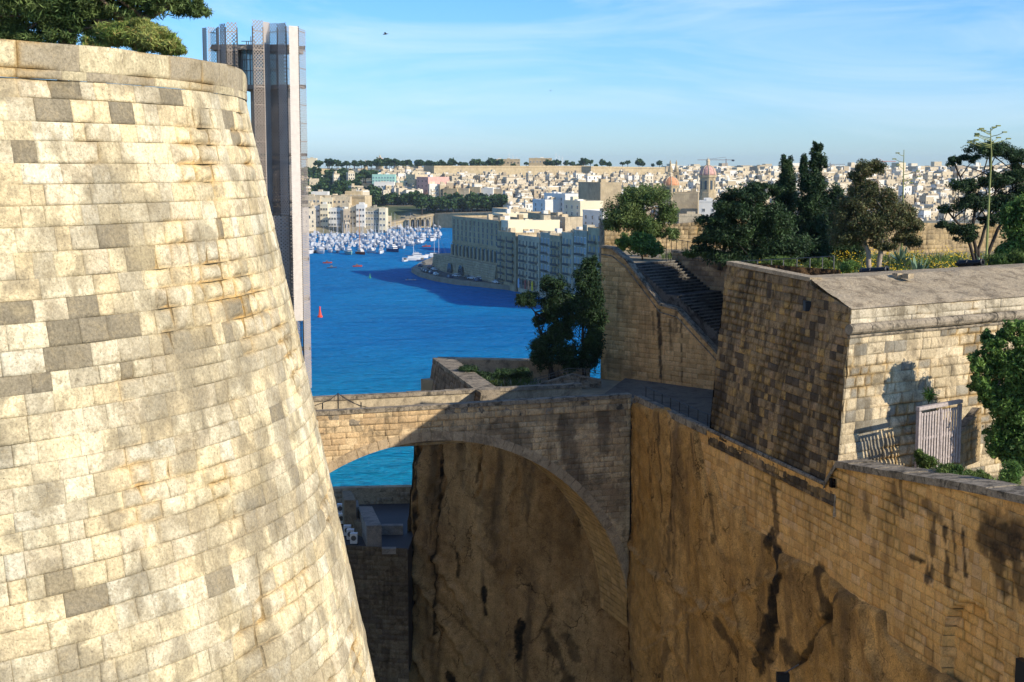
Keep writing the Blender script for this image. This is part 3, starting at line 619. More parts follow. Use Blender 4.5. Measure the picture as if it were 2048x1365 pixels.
mb = MB(); mb.box((*(A1 + ad * uvA(1669, 966)[0] + an * .1), uvA(1669, 966)[1]), (.14, .26, .34), math.atan2(ad[1], ad[0]) - math.pi / 2)
mb.build('drain_spout', M['darkst'], ditch)
mb = MB(); q = uvA(2043, 1340); mb.prism([A1 + ad * q[0] + an * .22, A1 + ad * (q[0] + 1.4) + an * .22, A1 + ad * (q[0] + 1.4) - an * .3, A1 + ad * q[0] - an * .3], q[1] - 4, q[1] + .4)
mb.build('door', M['iron'], ditch)
# parapet strip between the bridge and the tower
mb = MB(); un = uvA(1408, 850)[0]
strip(mb, A1 + an * .08, ad, -an, un + .4, .35, ZP - .35, ZP - .02); mb.build('walk_coping', M['coping'], ditch)
# wall lamp low on the rock
lq = uvA(1606, 1352); lp = A1 + ad * lq[0] + an * .9
lm = thing('wall_lamp', 'small black floodlight on a bracket, low on the ditch rock at the bottom edge', 'lamp', (*lp, lq[1]))
mb = MB(); mb.box((*lp, lq[1]), (.5, .35, .4)); mb.build('lamp_head', M['iron'], lm)
mb = MB(); mb.tube([(*(lp - an * .7), lq[1] + .5), (*lp, lq[1] + .15)], .03); mb.build('bracket', M['iron2'], lm)

# walkway ground behind the ditch wall
ZW = DECK
S0 = np.array((5.75, 91.6)); su = unit((6.1, -6.0)); sv = np.array((-su[1], su[0]))   # stair wall line
mb = MB(); mb.prism([A1 - an * .3, A1 + ad * (un + 6) - an * .3, A1 + ad * (un + 6) - an * 6, S0 + su * 9 + sv * 2, S0 + sv * 2 + su * 1, BRt - bn * (W + .2)], 30, ZW + .0); mb.prism([A1 - an * 1.2, A1 + ad * (un + 6) - an * 1.2, A1 + ad * (un + 6) - an * 6, S0 + su * 9 + sv * 2, S0 + su * 3 + sv * 2 + np.array((2., 0))], 3, 30.02)
tag(mb.build('path', M['pave'], base=(8, 80, 30)), kind='structure')
mb = MB(); Lc = topA(np.array([u1]))[0] - .35
cA = A1 + ad * (u1 - 1) - an * 1.0; mb.prism([cA, A1 + ad * 40 - an * 1.0, A1 + ad * 40 - an * 30, cA - an * 20], 3, [Lc, Lc + 1.6, Lc + 1.6, Lc])
tag(mb.build('ground', M['grey'], base=(20, 55, 30)), 'dusty ground behind the ditch wall', kind='structure')

# railing along the walk
def railing(name, label, pts, zf, h, mats, posts, r=.022, rails=(1., .55), group=None):
    root = thing(name, label, 'railing', (*pts[0][:2], zf if not callable(zf) else zf(0)), group)
    P = [np.array(p, float) for p in pts]; cum = [0]
    for i in range(len(P) - 1): cum.append(cum[-1] + np.linalg.norm(P[i + 1][:2] - P[i][:2]))
    def PT(t, hh): t *= cum[-1]; return np.array([np.interp(t, cum, [p[0] for p in P]), np.interp(t, cum, [p[1] for p in P]), np.interp(t, cum, [p[2] for p in P]) + hh])
    for k in range(posts):
        t = k / (posts - 1); mb = MB(); mb.tube([PT(t, 0), PT(t, h + .02)], r, 6); mb.build('post', mats, root)
    for f in rails: mb = MB(); mb.tube([PT(t, h * f) for t in np.linspace(0, 1, posts)], r * .8, 6); mb.build('rail', mats, root)
    return root
ra, rb_ = A1 - an * .5 + ad * .2, A1 + ad * (un + .5) - an * .5
railing('railing', 'dark iron railing along the walk between the bridge and the tower', [(*ra, ZW + .35), (*rb_, ZW + .35)], ZW, 1.15, M['iron'], 9)

# ================================================================ DARK TOWER with lit front
u0t = uvA(1405, 850)[0]; Bq = A1 + ad * u0t; Cq = A1 + ad * uvA(1658, 940)[0]
batt = .2; ZTOP = 47.3
Tl = onp(1455, 524, Bq - an * 1.5, ad); Tm = onp(1622, 557, Bq - an * 1.5, ad); Tc = onp(1703, 619, Bq - an * 1.35, ad)
tower = thing('corner_bastion', 'massive corner bastion with blackened shaded side and sunlit front below a round moulding', 'bastion', (*Cq, 39))
lipd = unit(pz(2048, 593, Tc[2])[:2] - Tc[:2]); ln_ = np.array((lipd[1], -lipd[0]))
# corner of both battered planes: side (normal an) and front (normal ln_), computed per height
def sideN(z): return (Tc[2] - z) * .19
def corner(z):
    o = sideN(z); Amat = np.array([an, ln_]); rhs = np.array([an @ Tc[:2] + o, ln_ @ Tc[:2] + (Tc[2] - z) * .16]); return np.linalg.solve(Amat, rhs)
lenS = float((Tc[:2] - Tl[:2]) @ ad)
def sideS(u, z):
    c = np.array([corner(zz) for zz in z]) if len(z) < 10 else None
    o = (Tc[2] - z) * .19; Am = np.linalg.inv(np.array([an, ln_])); rhs = np.stack([an @ Tc[:2] + o, ln_ @ Tc[:2] + (Tc[2] - z) * .16], 1); cc = rhs @ Am.T
    k = np.maximum(0, ZTOP - z) * .0
    P = cc - ad[None, :] * (lenS - u)[:, None]; return np.stack([P[:, 0], P[:, 1], z], 1), np.tile(np.array([*an, 0]), (len(u), 1))
um = lenS - float((Tc[:2] - Tm[:2]) @ ad)
ttop = lambda u: np.interp(u, [0, um, um + .01, lenS], [Tl[2], Tm[2], Tm[2] - .25, Tc[2]])
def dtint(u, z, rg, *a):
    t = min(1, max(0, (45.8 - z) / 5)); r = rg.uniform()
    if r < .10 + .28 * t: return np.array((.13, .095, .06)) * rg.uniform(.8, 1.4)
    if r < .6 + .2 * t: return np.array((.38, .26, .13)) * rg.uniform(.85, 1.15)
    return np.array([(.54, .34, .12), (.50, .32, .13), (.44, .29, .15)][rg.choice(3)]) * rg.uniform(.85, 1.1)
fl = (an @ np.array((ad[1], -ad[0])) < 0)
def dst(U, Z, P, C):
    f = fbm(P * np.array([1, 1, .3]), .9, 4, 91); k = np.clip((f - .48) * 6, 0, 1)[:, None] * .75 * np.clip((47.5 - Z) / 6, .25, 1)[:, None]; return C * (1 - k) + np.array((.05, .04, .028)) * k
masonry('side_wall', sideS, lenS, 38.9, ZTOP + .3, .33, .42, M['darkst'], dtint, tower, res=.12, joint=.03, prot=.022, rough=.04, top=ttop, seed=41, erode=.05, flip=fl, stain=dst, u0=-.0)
lenF = 17.
def frontS(u, z):
    Am = np.linalg.inv(np.array([an, ln_])); rhs = np.stack([an @ Tc[:2] + (Tc[2] - z) * .19, ln_ @ Tc[:2] + (Tc[2] - z) * .16], 1); cc = rhs @ Am.T
    P = cc + lipd[None, :] * u[:, None]; return np.stack([P[:, 0], P[:, 1], z], 1), np.tile(np.array([*ln_, 0]), (len(u), 1))
ZR = Tc[2] - .95
def ftint(u, z, rg, *a):
    r = rg.uniform()
    if u > 9 and r < .5: return np.array((.66, .50, .25)) * rg.uniform(.85, 1.1)
    if r < .28: return np.array((.30, .27, .21)) * rg.uniform(.8, 1.2)
    return np.array([(.62, .50, .32), (.68, .56, .37), (.55, .45, .29)][rg.choice(3)]) * rg.uniform(.9, 1.1)
masonry('front_wall', frontS, lenF, 38.5, ZR, .42, .7, M['lime'], ftint, tower, res=.12, joint=.03, prot=.02, rough=.04, seed=43, erode=.05)
masonry('upper_band', frontS, lenF, ZR + .36, Tc[2] - .03, .42, 1.3, M['lime'], tinter([(.60, .52, .38), (.50, .43, .31)]), tower, res=.12, joint=.03, prot=.02, rough=.06, seed=44, erode=.08)
mb = MB(); k = -.12
while k < lenF:
    l = rgc.uniform(.9, 1.7); rr = rgc.uniform(.19, .22); P0, _ = frontS(np.array([k, k + l - .03]), np.array([ZR + .18, ZR + .18])); j = rgc.uniform(-.01, .015)
    mb.tube([P0[0] + np.array([*ln_ * (.06 + j), 0]), P0[1] + np.array([*ln_ * (.06 + j), 0])], rr, 12); k += l
mb.build('round_moulding', M['coping'], tower, smooth=False)
mb = MB(); P0, _ = frontS(np.array([0, lenF]), np.array([ZR - .12, ZR - .12])); mb.tube([P0[0] + np.array([*ln_ * .02, 0]), P0[1] + np.array([*ln_ * .02, 0])], .06, 6); mb.build('fillet', M['coping'], tower)
# sloping top between inner crest and lip
nu_, nv2 = 90, 26; V = []
crest0 = Tm; cl_ = float(np.linalg.norm(pz(2048, 531, Tm[2])[:2] - Tm[:2])); cd = unit(pz(2048, 531, Tm[2])[:2] - Tm[:2]); cd = lipd
for i in range(nu_ + 1):
    for j in range(nv2 + 1):
        s_ = i / nu_ * lenF; t_ = j / nv2; a = np.array([*(Tc[:2] + lipd * s_ + ln_ * .03), Tc[2]]); b = np.array([*(crest0[:2] + cd * s_), crest0[2] - .05]); V.append(a * (1 - t_) + b * t_)
V = np.array(V); V[:, 2] += (fbm(V, .8, 4, 3) - .5) * .22 * (np.tile(np.linspace(0, 1, nv2 + 1), nu_ + 1) > 0.01); Fq = grid_faces(nu_, nv2, 0)
mesh_obj('sloping_top', V, Fq, M['roofst'], tower, smooth=True)
bk = crest0[:2] - unit(Tc[:2] - Tm[:2]) * 2.2; mb = MB(); i0 = crest0[:2]; mb.prism([i0 + cd * .02, i0 + cd * lenF, i0 + cd * lenF - ad * 1.9, i0 + cd * .02 - ad * 1.9 - an * .1], 45.0, Tm[2] - .06); mb.build('inner_bank', M['roofst'], tower)
mb = MB(); mb.prism([Tl[:2] + an * .05, Tm[:2] + an * .05, Tm[:2] - an * .5, Tl[:2] - an * .5], [Tl[2] - .14, Tm[2] - .14, Tm[2] - .14, Tl[2] - .14], [Tl[2] + .03, Tm[2] + .03, Tm[2] + .03, Tl[2] + .03]); mb.build('side_coping', M['roofst'], tower)
q = sideS(np.array([um + .1]), np.array([Tm[2] - 1.15]))[0][0]; mb = MB(); mb.box(q, (.3, .5, .42), 0); mb.build('drain_hole', M['iron'], tower)
# closed end of the tower facing the stair
mb = MB(); a = Tl[:2]; mb.prism([a + ad * .25 + an * .0, a + ad * .25 - an * 5, a + ad * 3 - an * 5, a + ad * 3], 38.5, 45.2); mb.build('core', M['warm'], tower)
aa = sideS(np.array([0., 0.]), np.array([39.0, Tl[2]]))[0]
mesh_obj('rear_face', [aa[0], aa[1], (*(Tl[:2] - an * 6), Tl[2] - .5), (*(Tl[:2] - an * 6), 39.0)], [(0, 1, 2, 3)], M['warm'], tower)
# ================================================================ STAIR BLOCK
def uvS(px, py): p = onp(px, py, S0, su); return float((p[:2] - S0) @ su), float(p[2])
prof = [uvS(*p) for p in ((1206, 491), (1225, 494), (1252, 516), (1320, 606), (1355, 616), (1427, 694), (1470, 745))]
sfS, _ = path_surf([S0, S0 + su * 20]); LS = 9.5
if sfS(np.array([0.]), np.array([40.]))[1][0][1] > 0: sfS, _ = path_surf([S0, S0 + su * 20], side=-1)
sn = sfS(np.array([0.]), np.array([40.]))[1][0][:2]
px_ = [p[0] for p in prof]; pz_ = [p[1] for p in prof]; ptop = lambda u: np.interp(u, px_, pz_)
stair = thing('stair_block', 'shaded stone stair flight climbing behind a tall side wall with sloping coping', 'staircase', (*S0, ZW))
stS = strokes([(1318, 625, 1322, 770, .16, .9), (1340, 640, 1342, 700, .1, .6), (1362, 640, 1364, 768, .05, .9), (1352, 625, 1353, 665, .1, .7), (1240, 520, 1300, 590, .2, .35), (1215, 720, 1260, 745, .5, .35), (1240, 590, 1245, 625, .4, .3), (1305, 625, 1308, 670, .1, .6), (1212, 496, 1240, 505, .3, .4)], uvS, (.05, .035, .025))
masonry('side_wall', sfS, LS, ZW - .3, 48, .30, .55, M['warm'], tinter([(.82, .49, .21), (.86, .53, .24), (.76, .45, .19), (.66, .40, .17)]), stair, res=.13, joint=.014, prot=.01, rough=.015, top=lambda u: ptop(u) - .12, seed=51, stain=stS, flip=(sn @ np.array((su[1], -su[0])) < 0))
def ribbon(mb, us, zf, p0, d, nrm, t0, t1, zth, m=0):
    for i in range(len(us) - 1):
        a, b = p0 + d * us[i], p0 + d * us[i + 1]; za, zb = zf(us[i]), zf(us[i + 1]); V = []
        for (p, z) in ((a, za), (b, zb)):
            for t_ in (t0, t1):
                for dz in (-zth, 0): V.append((*(p + nrm * t_), z + dz))
        mb.add(V, [(0, 1, 5, 4), (1, 3, 7, 5), (3, 2, 6, 7), (2, 0, 4, 6), (0, 2, 3, 1), (4, 5, 7, 6)], m)
mb = MB(); uu = sorted(set([0] + [p for p in px_ if 0 < p < LS] + [LS])); ribbon(mb, uu, ptop, S0, su, sn, .10, -.42, .16); mb.build('coping', M['coping'], stair)
mb = MB(); ribbon(mb, uu, lambda u: ptop(u) - .55, S0, su, sn, .05, -.02, .07); mb.build('moulding', M['coping'], stair)
mb = MB(); ribbon(mb, uu, lambda u: ptop(u) - .16, S0, su, sn, -.04, -.40, 1.4); mb.build('inner_wall', M['warm'], stair)
mb = MB(); mb.prism([S0 + su * .01 - sn * .12, S0 + su * .01 - sn * .6, S0 + su * .4 - sn * .6, S0 + su * .4 - sn * .12], ZW - .3, ptop(0) - .2); mb.build('end_wall', M['warm'], stair)
# steps
WS = 4.6; mb = MB(); zt0 = 45.95; ub = uvS(1255, 518)[0]; zz = zt0; u = ub; rise_, land = .165, False
while u < LS + .8 and zz > 39:
    nose = zz
    run = .255
    if not land and u > uvS(1322, 606)[0] - .1: run = .95; land = True
    mb.prism([S0 + su * (u - .02) - sn * .35, S0 + su * (u + run) - sn * .35, S0 + su * (u + run) - sn * (WS + .3), S0 + su * (u - .02) - sn * (WS + .3)], nose - 1.2, nose)
    u += run; zz -= rise_
mb.build('steps', M['step'], stair)
mb = MB()  # light worn nosings
zz = zt0; u = ub; land = False
while u < LS + .8 and zz > 39:
    run = .255
    if not land and u > uvS(1322, 606)[0] - .1: run = .95; land = True
    mb.prism([S0 + su * (u + run - .04) - sn * .4, S0 + su * (u + run + .02) - sn * .4, S0 + su * (u + run + .02) - sn * (WS + .28), S0 + su * (u + run - .04) - sn * (WS + .28)], zz - .05, zz + .008); u += run; zz -= rise_
mb.build('nosing', stone('worn_nosing', base=(.24, .225, .20), lichen=(.06, .055, .05), lam=.7), stair)
# far retaining wall of the stair
FW = S0 - sn * (WS + .3)
fz = lambda u: np.interp(u, [0, ub, 14], [46.75, 46.55, 45.9])
sfF, _ = path_surf([FW, FW + su * 14], side=(1 if sn @ np.array((su[1], -su[0])) > 0 else -1))
rw = thing('retaining_wall', 'weathered stone retaining wall on the far side of the stair flight, holding up the garden', 'wall', (*(FW + su * 4), 38))
masonry('wall', sfF, 14, 38, 48, .30, .55, M['warm'], tinter([(.56, .40, .23), (.52, .37, .22), (.45, .32, .20)]), rw, res=.14, joint=.014, prot=.01, top=lambda u: fz(u) - .1, seed=53, u0=ub - .3,
        stain=strokes([(1335, 512, 1450, 535, .22, .6), (1380, 530, 1420, 560, .3, .4)], lambda a, b: ((lambda p: (float((p[:2] - FW) @ su), float(p[2])))(onp(a, b, FW, su))), (.07, .055, .045)), flip=(sn @ np.array((su[1], -su[0])) < 0))
mb = MB(); ribbon(mb, [ub - .3, 4, 8, 14], fz, FW, su, sn, .06, -.4, .14); mb.build('coping', M['coping'], rw)
# ---- garden platform
ZG = 45.75
mb = MB(); gp = [S0 - sn * 5.2 + su * (ub - .2), FW + su * 9 - sn * .05, Tl[:2] - an * .5 , Tm[:2] - an * .6, crest0[:2] + cd * .1 - ln_ * 1.5, crest0[:2] + cd * 40 - ln_ * 1.5, (70, 112), (4.9, 112), (5.1, 96.2)]
mb.prism([S0 - sn * .45 + su * .3, S0 - sn * .45 + su * ub, S0 - sn * 4.9 + su * ub, (14.3, 90.6), (14.3, 113), (7.7, 113)], 3, ZG)
mb.prism([(14.3, 113), (14.3, 90.6), Tl[:2] - an * .45, Tm[:2] - an * .55, crest0[:2] + cd * .3 - ad * 1.7, crest0[:2] + cd * 45 - ad * 1.7, (75, 113)], 3, ZG)
mb.build('garden_ground', M['grey'], base=(20, 90, 36)); tag(bpy.data.objects['garden_ground'], 'raised garden ground behind the parapet', kind='structure')
# back walls of the garden
def simple_wall(name, label, pts, z0, tops, th, mat, coping=True):
    root = thing(name, label, 'wall', (*pts[0], z0)); sf, ln = path_surf(pts); cum = np.concatenate([[0], np.cumsum([np.linalg.norm(np.array(pts[i + 1]) - np.array(pts[i])) for i in range(len(pts) - 1)])])
    tp = lambda u: np.interp(u, cum, tops)
    masonry('wall', sf, ln, z0, max(tops) + .1, .35, .6, mat, tinter([(.44, .33, .18), (.40, .30, .17), (.48, .36, .20)]), root, res=.3, joint=.012, prot=.006, rough=.02, top=tp, seed=len(label), erode=.02)
    mb = MB()
    for i in range(len(pts) - 1):
        a, b = np.array(pts[i]), np.array(pts[i + 1]); d = unit(b - a); n = np.array((-d[1], d[0])); mb.prism([a - n * -.04, b - n * -.04, b + n * th, a + n * th], [z0] * 4, [tops[i] - .03, tops[i + 1] - .03, tops[i + 1] - .03, tops[i] - .03])
    mb.build('body', M['coping'], root); return root
w0 = at(1208, 442, 112); w1 = at(1330, 440, 112); w2 = at(1345, 470, 112)
simple_wall('garden_wall', 'stained stone wall behind the round pine at the top of the stairs', [at(1209, 500, 108)[:2], at(1350, 500, 110)[:2], at(1560, 500, 111)[:2]], ZG - 8, [at(1209, 440, 108)[2], at(1350, 448, 110)[2], at(1560, 430, 111)[2]], 1.0, M['lime'])
simple_wall('garden_wall', 'sunlit ochre parapet wall behind the yellow flowers at the far right', [at(1600, 500, 101)[:2], at(1830, 500, 104)[:2], at(2130, 500, 111)[:2]], ZG - 1, [at(1600, 450, 101)[2], at(1830, 446, 104)[2], at(2130, 450, 111)[2]], 1.5, M['lime'])

# ================================================================ LOWER TERRACE beyond the bridge
K0 = pz(866, 716, ZP)[:2]; K1 = pz(948, 776, ZP)[:2]; kd = unit(K1 - K0); kn = np.array((kd[1], -kd[0]))
if kn[0] > 0: kn = -kn
terr = thing('low_bastion', 'low shaded bastion with thick parapet and planted terrace just beyond the bridge', 'bastion', (*K0, 20))
sfK, _ = path_surf([K0, K0 + kd * 15], batter=lambda z: (ZP - z) * .16, side=(1 if kn @ np.array((kd[1], -kd[0])) > 0 else -1))
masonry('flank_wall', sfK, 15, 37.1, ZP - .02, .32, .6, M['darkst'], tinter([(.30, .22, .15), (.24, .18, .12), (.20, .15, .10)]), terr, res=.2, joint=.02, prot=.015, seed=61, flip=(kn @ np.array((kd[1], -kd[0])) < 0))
mb = MB(); mb.prism([K0 + kn * .03, K0 + kd * 14 + kn * .03, K0 + kd * 14 - kn * 1.3, K0 - kn * 1.3], DECK - .2, ZP); mb.build('parapet', M['coping'], terr)
kr = K0 + np.array((7.2, -.6)); kf = unit(kr - K0); kfn = np.array((-kf[1], kf[0]))
mb = MB(); mb.prism([K0 + kf * .4 + kd * .1, kr + kf * 3, kr + kf * 3 + kfn * 1., K0 + kf * .2 + kfn * .9], 20, [ZP - .05, ZP - .15, ZP - .15, ZP - .05])
mb.build('far_parapet', stone('terrace_parapet_stone', base=(.45, .36, .24), lichen=(.07, .06, .045), lam=.7, streak=.5), terr)
# rock pier below
C0 = onp(822, 885, K0 + kn * .6, kd); rpa = at(838, 900, 91.5)[:2]; rpb = BRt - bn * (W - .3) + be * 3
rd = unit(rpb - rpa); rn = np.array((rd[1], -rd[0])); rl = float(np.linalg.norm(rpb - rpa))
sfR, _ = path_surf([rpa, rpb], batter=lambda z: (38 - z) * .09, side=(1 if rn[1] < 0 else -1)); rfl = not (rn[1] < 0)
def uvR(px, py): p = onp(px, py, rpa, rd); return float((p[:2] - rpa) @ rd), float(p[2])
stR = strokes([(822, 890, 822, 1260, .07, .95), (842, 890, 848, 1300, .16, .9), (890, 890, 896, 1280, .10, .95), (878, 930, 882, 1100, .05, .6), (975, 910, 965, 960, .12, .7), (992, 1170, 994, 1215, .2, 1), (1066, 1235, 1066, 1300, .3, 1), (930, 1335, 945, 1365, .3, 1),
               (935, 1100, 938, 1145, .15, .8), (1125, 1200, 1100, 1260, .12, .6), (1120, 1250, 1160, 1340, .5, .7), (1150, 1260, 1180, 1300, .4, .6), (985, 990, 1010, 1100, .6, .35), (1130, 900, 1180, 1200, .8, .25), (800, 1200, 870, 1330, .12, .6), (840, 1130, 1040, 1330, .12, .5)], uvR, (.012, .01, .008))
sfR2 = sfR
rockface('rock_pier', sfR2, 0, rl, 12, lambda u: np.full_like(np.asarray(u, float), 37.4), M['rock'], [(.42, .25, .105), (.58, .37, .165), (.13, .09, .05)], terr, res=.13, amp=.5, seed=15, stain=stR, thick=.1, flip=rfl, extra=ridges([(843, 890, 848, 1320, .2, -.35), (824, 890, 822, 1280, .12, -.25), (892, 890, 898, 1290, .14, -.3), (879, 900, 884, 1120, .1, -.2), (800, 1205, 900, 1365, .25, .4), (835, 1110, 1010, 1365, .25, .35), (880, 1100, 1045, 1345, .22, .35), (955, 1050, 1030, 1130, .15, .25), (1040, 930, 1036, 1365, .12, .15), (905, 1240, 870, 1310, .1, -.25), (1130, 1180, 1100, 1260, .12, -.2), (1110, 890, 1260, 1180, .8, .3), (975, 900, 968, 990, .12, -.2)], uvR))
# leftward return of the pier
rq = rpa + np.array((5, 9)); sfR3, l3 = path_surf([rq, rpa - rd * .02], batter=lambda z: (38 - z) * .09)
rockface('rock_return', sfR3, 0, l3, 12, lambda u: np.full_like(np.asarray(u, float), 37.4), M['rock'], [(.24, .165, .09), (.37, .26, .145), (.09, .065, .04)], terr, res=.3, amp=.4, seed=16, thick=.1)
mb = MB(); mb.prism([rpa + rd * .2, rpb, S0 + su * 4 + sn * .1, S0 - sn * .2, kr + kf * 2.5 + kfn * .3, K0 + kf * .4 + kfn * .3], 20, DECK - .25)
mb.build('terrace_ground', M['grey'], terr)
railing('railing', 'thin grey handrail rising over the low wall beside the cypress clump', [at(1062, 772, 86), at(1146, 745, 87), at(1202, 755, 88)], ZW, .35, M['iron2'], 5)
rg0 = thing('ramp_wall', 'small shaded gabled wall below the thin handrail, left of the stair block', 'wall', at(1150, 772, 87.5))
P = [at(1070, 773, 87), at(1146, 750, 87.2), at(1203, 762, 87.4)]; rgd = unit(P[2][:2] - P[0][:2]); rgl = float(np.linalg.norm(P[2][:2] - P[0][:2]))
sfr_, _ = path_surf([P[0], P[2]]); masonry('wall', sfr_, rgl, ZW - .2, P[1][2], .3, .55, M['coping'], tinter([(.4, .3, .2)]), rg0, res=.2, joint=.01, prot=.01, top=lambda u: np.interp(u, [0, rgl * .57, rgl], [P[0][2], P[1][2], P[2][2]]), seed=9)
mb = MB(); ribbon(mb, [0, rgl * .57, rgl], lambda u: float(np.interp(u, [0, rgl * .57, rgl], [P[0][2], P[1][2], P[2][2]])) + .05, P[0][:2], rgd, np.array((rgd[1], -rgd[0])), .06, -.4, .1); mb.build('coping', M['coping'], rg0)

# ================================================================ BATTERY ROOFS deep beyond the bridge
ZB = 28.
bat = thing('battery_building', 'shaded stone battery block with flat roofs seen under the bridge', 'building', (*pz(740, 1100, ZB)[:2], 12))
f0 = pz(660, 1092, ZB)[:2]; f1 = pz(800, 1100, ZB)[:2]; b0 = pz(640, 1000, ZB)[:2]; b1 = pz(812, 1000, ZB)[:2]
sfb, lb = path_surf([f0 - unit(f1 - f0) * 6, f1 + unit(f1 - f0) * .5])
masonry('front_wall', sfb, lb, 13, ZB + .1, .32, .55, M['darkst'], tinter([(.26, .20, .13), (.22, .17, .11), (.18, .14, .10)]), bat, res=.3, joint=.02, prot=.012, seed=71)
mb = MB(); mb.prism([f0 - unit(f1 - f0) * 6 + np.array((0, .02)), f1 + np.array((.5, .02)), b1 + np.array((1.5, 0)), b0 - np.array((6, 0))], 20, ZB - .02); mb.build('roof', M['asphalt'], bat)
bwall = pz(640, 978, ZB + 1.2)[:2]; bw2 = pz(815, 974, ZB + 1.2)[:2]; dd_ = unit(bw2 - bwall)
sfb, lb = path_surf([bwall - dd_ * 5, bw2 + dd_ * 2])
masonry('rear_parapet', sfb, lb, ZB - .1, ZB + 1.2, .33, .6, M['lime'], tinter([(.52, .43, .30), (.46, .38, .27)]), bat, res=.3, joint=.02, prot=.015, seed=72)
mb = MB(); strip(mb, bwall - dd_ * 5, dd_, np.array((-dd_[1], dd_[0])), lb, .7, ZB - 1, ZB + 1.19); mb.build('parapet_core', M['roofst'], bat)
def slab(poly_px, z, zb, mat, nm):
    pl = [pz(x, y, z)[:2] for x, y in poly_px]; mb = MB(); mb.prism(pl, zb, z); mb.build(nm, mat, bat)
M['rooftop'] = stone('roof_slab_stone', base=(.34, .31, .27), lichen=(.14, .13, .12), lam=.6, streak=0); M['brickwall'] = stone('parapet_block_stone', base=(.30, .24, .16), lichen=(.1, .08, .06), lam=.6)
slab([(733, 1052), (763, 1051), (744, 1013), (715, 1013)], ZB + 1.4, ZB - 14, M['rooftop'], 'thick_wall')
slab([(692, 1016), (718, 1014), (716, 1001), (690, 1001)], ZB + 1.5, ZB - 1, M['rooftop'], 'thick_wall_end')
slab([(688, 1001), (712, 1001), (702, 982), (684, 982)], ZB + 2.2, ZB - 1, M['brickwall'], 'chimney_block')
slab([(706, 1040), (733, 1050), (716, 1013), (704, 1013)], ZB + .9, ZB - 1, M['brickwall'], 'inner_ledge')
slab([(764, 1098), (792, 1098), (792, 1094), (764, 1094)], ZB + .25, ZB - .1, M['rooftop'], 'ledge')
slab([(763, 1052), (806, 1052), (806, 1048), (763, 1048)], ZB + .6, ZB - .5, M['rooftop'], 'low_divider')
acn = 0
for (x, y, lab) in ((681, 1022, 'farthest of the white roof units beside the left wall edge'), (683, 1042, 'second white roof unit, just below the farthest one'), (695, 1066, 'white air conditioner, left end of the row of three on the dark roof'),
               (701, 1074, 'white air conditioner in the middle of the row of three on the dark roof'), (708, 1082, 'white air conditioner, right end of the row of three on the dark roof')):
    p = pz(x, y + 6, ZB); t_ = thing('air_conditioner', lab, 'air conditioner', p, 'air conditioners on the battery roof')
    mb = MB(); mb.box((p[0], p[1], ZB + .38), (.46, .4, .66)); mb.build('casing', M['ac'], t_)
    mb = MB(); mb.lathe((p[0], p[1] - .2, ZB + .42), [(.17, 0), (.17, .02)], 12, axis=(0, -1, 0)); mb.build('fan_grille', M['iron2'], t_)
    mb = MB(); mb.box((p[0], p[1], ZB + .02), (.5, .3, .06)); mb.build('stand', M['iron'], t_)

# ================================================================ LIFT TOWER
DL = 100.; lp0 = at(500, 500, DL)
lift = thing('lift_tower', 'tall outdoor lift tower clad in folded perforated metal strips, behind the round bastion', 'lift tower', (at(515, 500, DL)[0], DL, 20))
zt_ = lambda py: at(515, py, DL)[2]
X = lambda px, dd=0: at(px, 335, DL + dd)[0]
def uvquad(name, a, b, zb0, zt0, mat, corr=False):
    L_ = float(np.linalg.norm(b - a))
    if corr:
        n = int((zt0 - zb0) / .16); V = []; d = unit(b - a); nr = np.array((d[1], -d[0]))
        for i in range(2 * n + 1):
            z = zb0 + (zt0 - zb0) * i / (2 * n); o = nr * (.035 if i % 2 else -.035); V += [(*(a + o), z), (*(b + o), z)]
        V = np.array(V); Fc = np.array([(2 * i, 2 * i + 1, 2 * i + 3, 2 * i + 2) for i in range(2 * n)]); return mesh_obj(name, V, Fc, mat, lift)
    o = mesh_obj(name, [(*a, zb0), (*b, zb0), (*b, zt0), (*a, zt0)], [(0, 1, 2, 3)], mat, lift)
    uv = o.data.uv_layers.new(name='UVMap'); 
    for i, c in enumerate(((0, zb0), (L_, zb0), (L_, zt0), (0, zt0))): uv.data[i].uv = c
    return o
panels = [  # px0, depth0, px1, depth1, ytop, ybottom, kind
 (413, .6, 420, -.1, 55, 640, 's'), (422, .2, 438, 1.0, 53, 640, 'o'), (440, .9, 445, .1, 52, 640, 's'), (446, .2, 457, -.2, 48, 640, 'd'), (459, -.2, 480, .2, 45, 640, 'o'),
 (511, -.9, 532, -.2, 42, 640, 'o'), (532, -.2, 544, .5, 44, 430, 's2'), (544, .5, 560, -.1, 46, 430, 'o'), (560, -.1, 577, -.8, 48, 430, 'd'), (578, -.6, 584, 1.4, 52, 640, 'o'),
 (583, -1.2, 601, -.7, 55, 640, 's'), (602, -.7, 615.5, 1.1, 58, 415, 'o'), (602, -.7, 616, 1.1, 415, 780, 'd'),
 (532, -.2, 560, -.6, 431, 700, 'd'), (560, -.6, 582, -.4, 431, 700, 'd'), (590, -.9, 598, -.2, 641, 800, 'o'), (511, -.9, 532, -.2, 420, 640, 'd')]
for (x0, d0, x1, d1, y0, y1, kd_) in panels:
    a = np.array((X(x0, d0), DL + d0)); b = np.array((X(x1, d1), DL + d1))
    if kd_ == 's': uvquad('mesh_strip', a, b, zt_(y1), zt_(y0), M['mesh_solid'], True)
    elif kd_ == 's2': uvquad('mesh_strip', a, b, zt_(y1), zt_(y0), M['mesh_dense']); uvquad('mesh_strip', a + np.array((.02, .04)), b + np.array((.02, .04)), zt_(y1), zt_(y0), M['mesh_dense'])
    else: uvquad('mesh_strip', a, b, zt_(y1), zt_(y0), M['mesh_open' if kd_ == 'o' else 'mesh_dense'])
mb = MB()
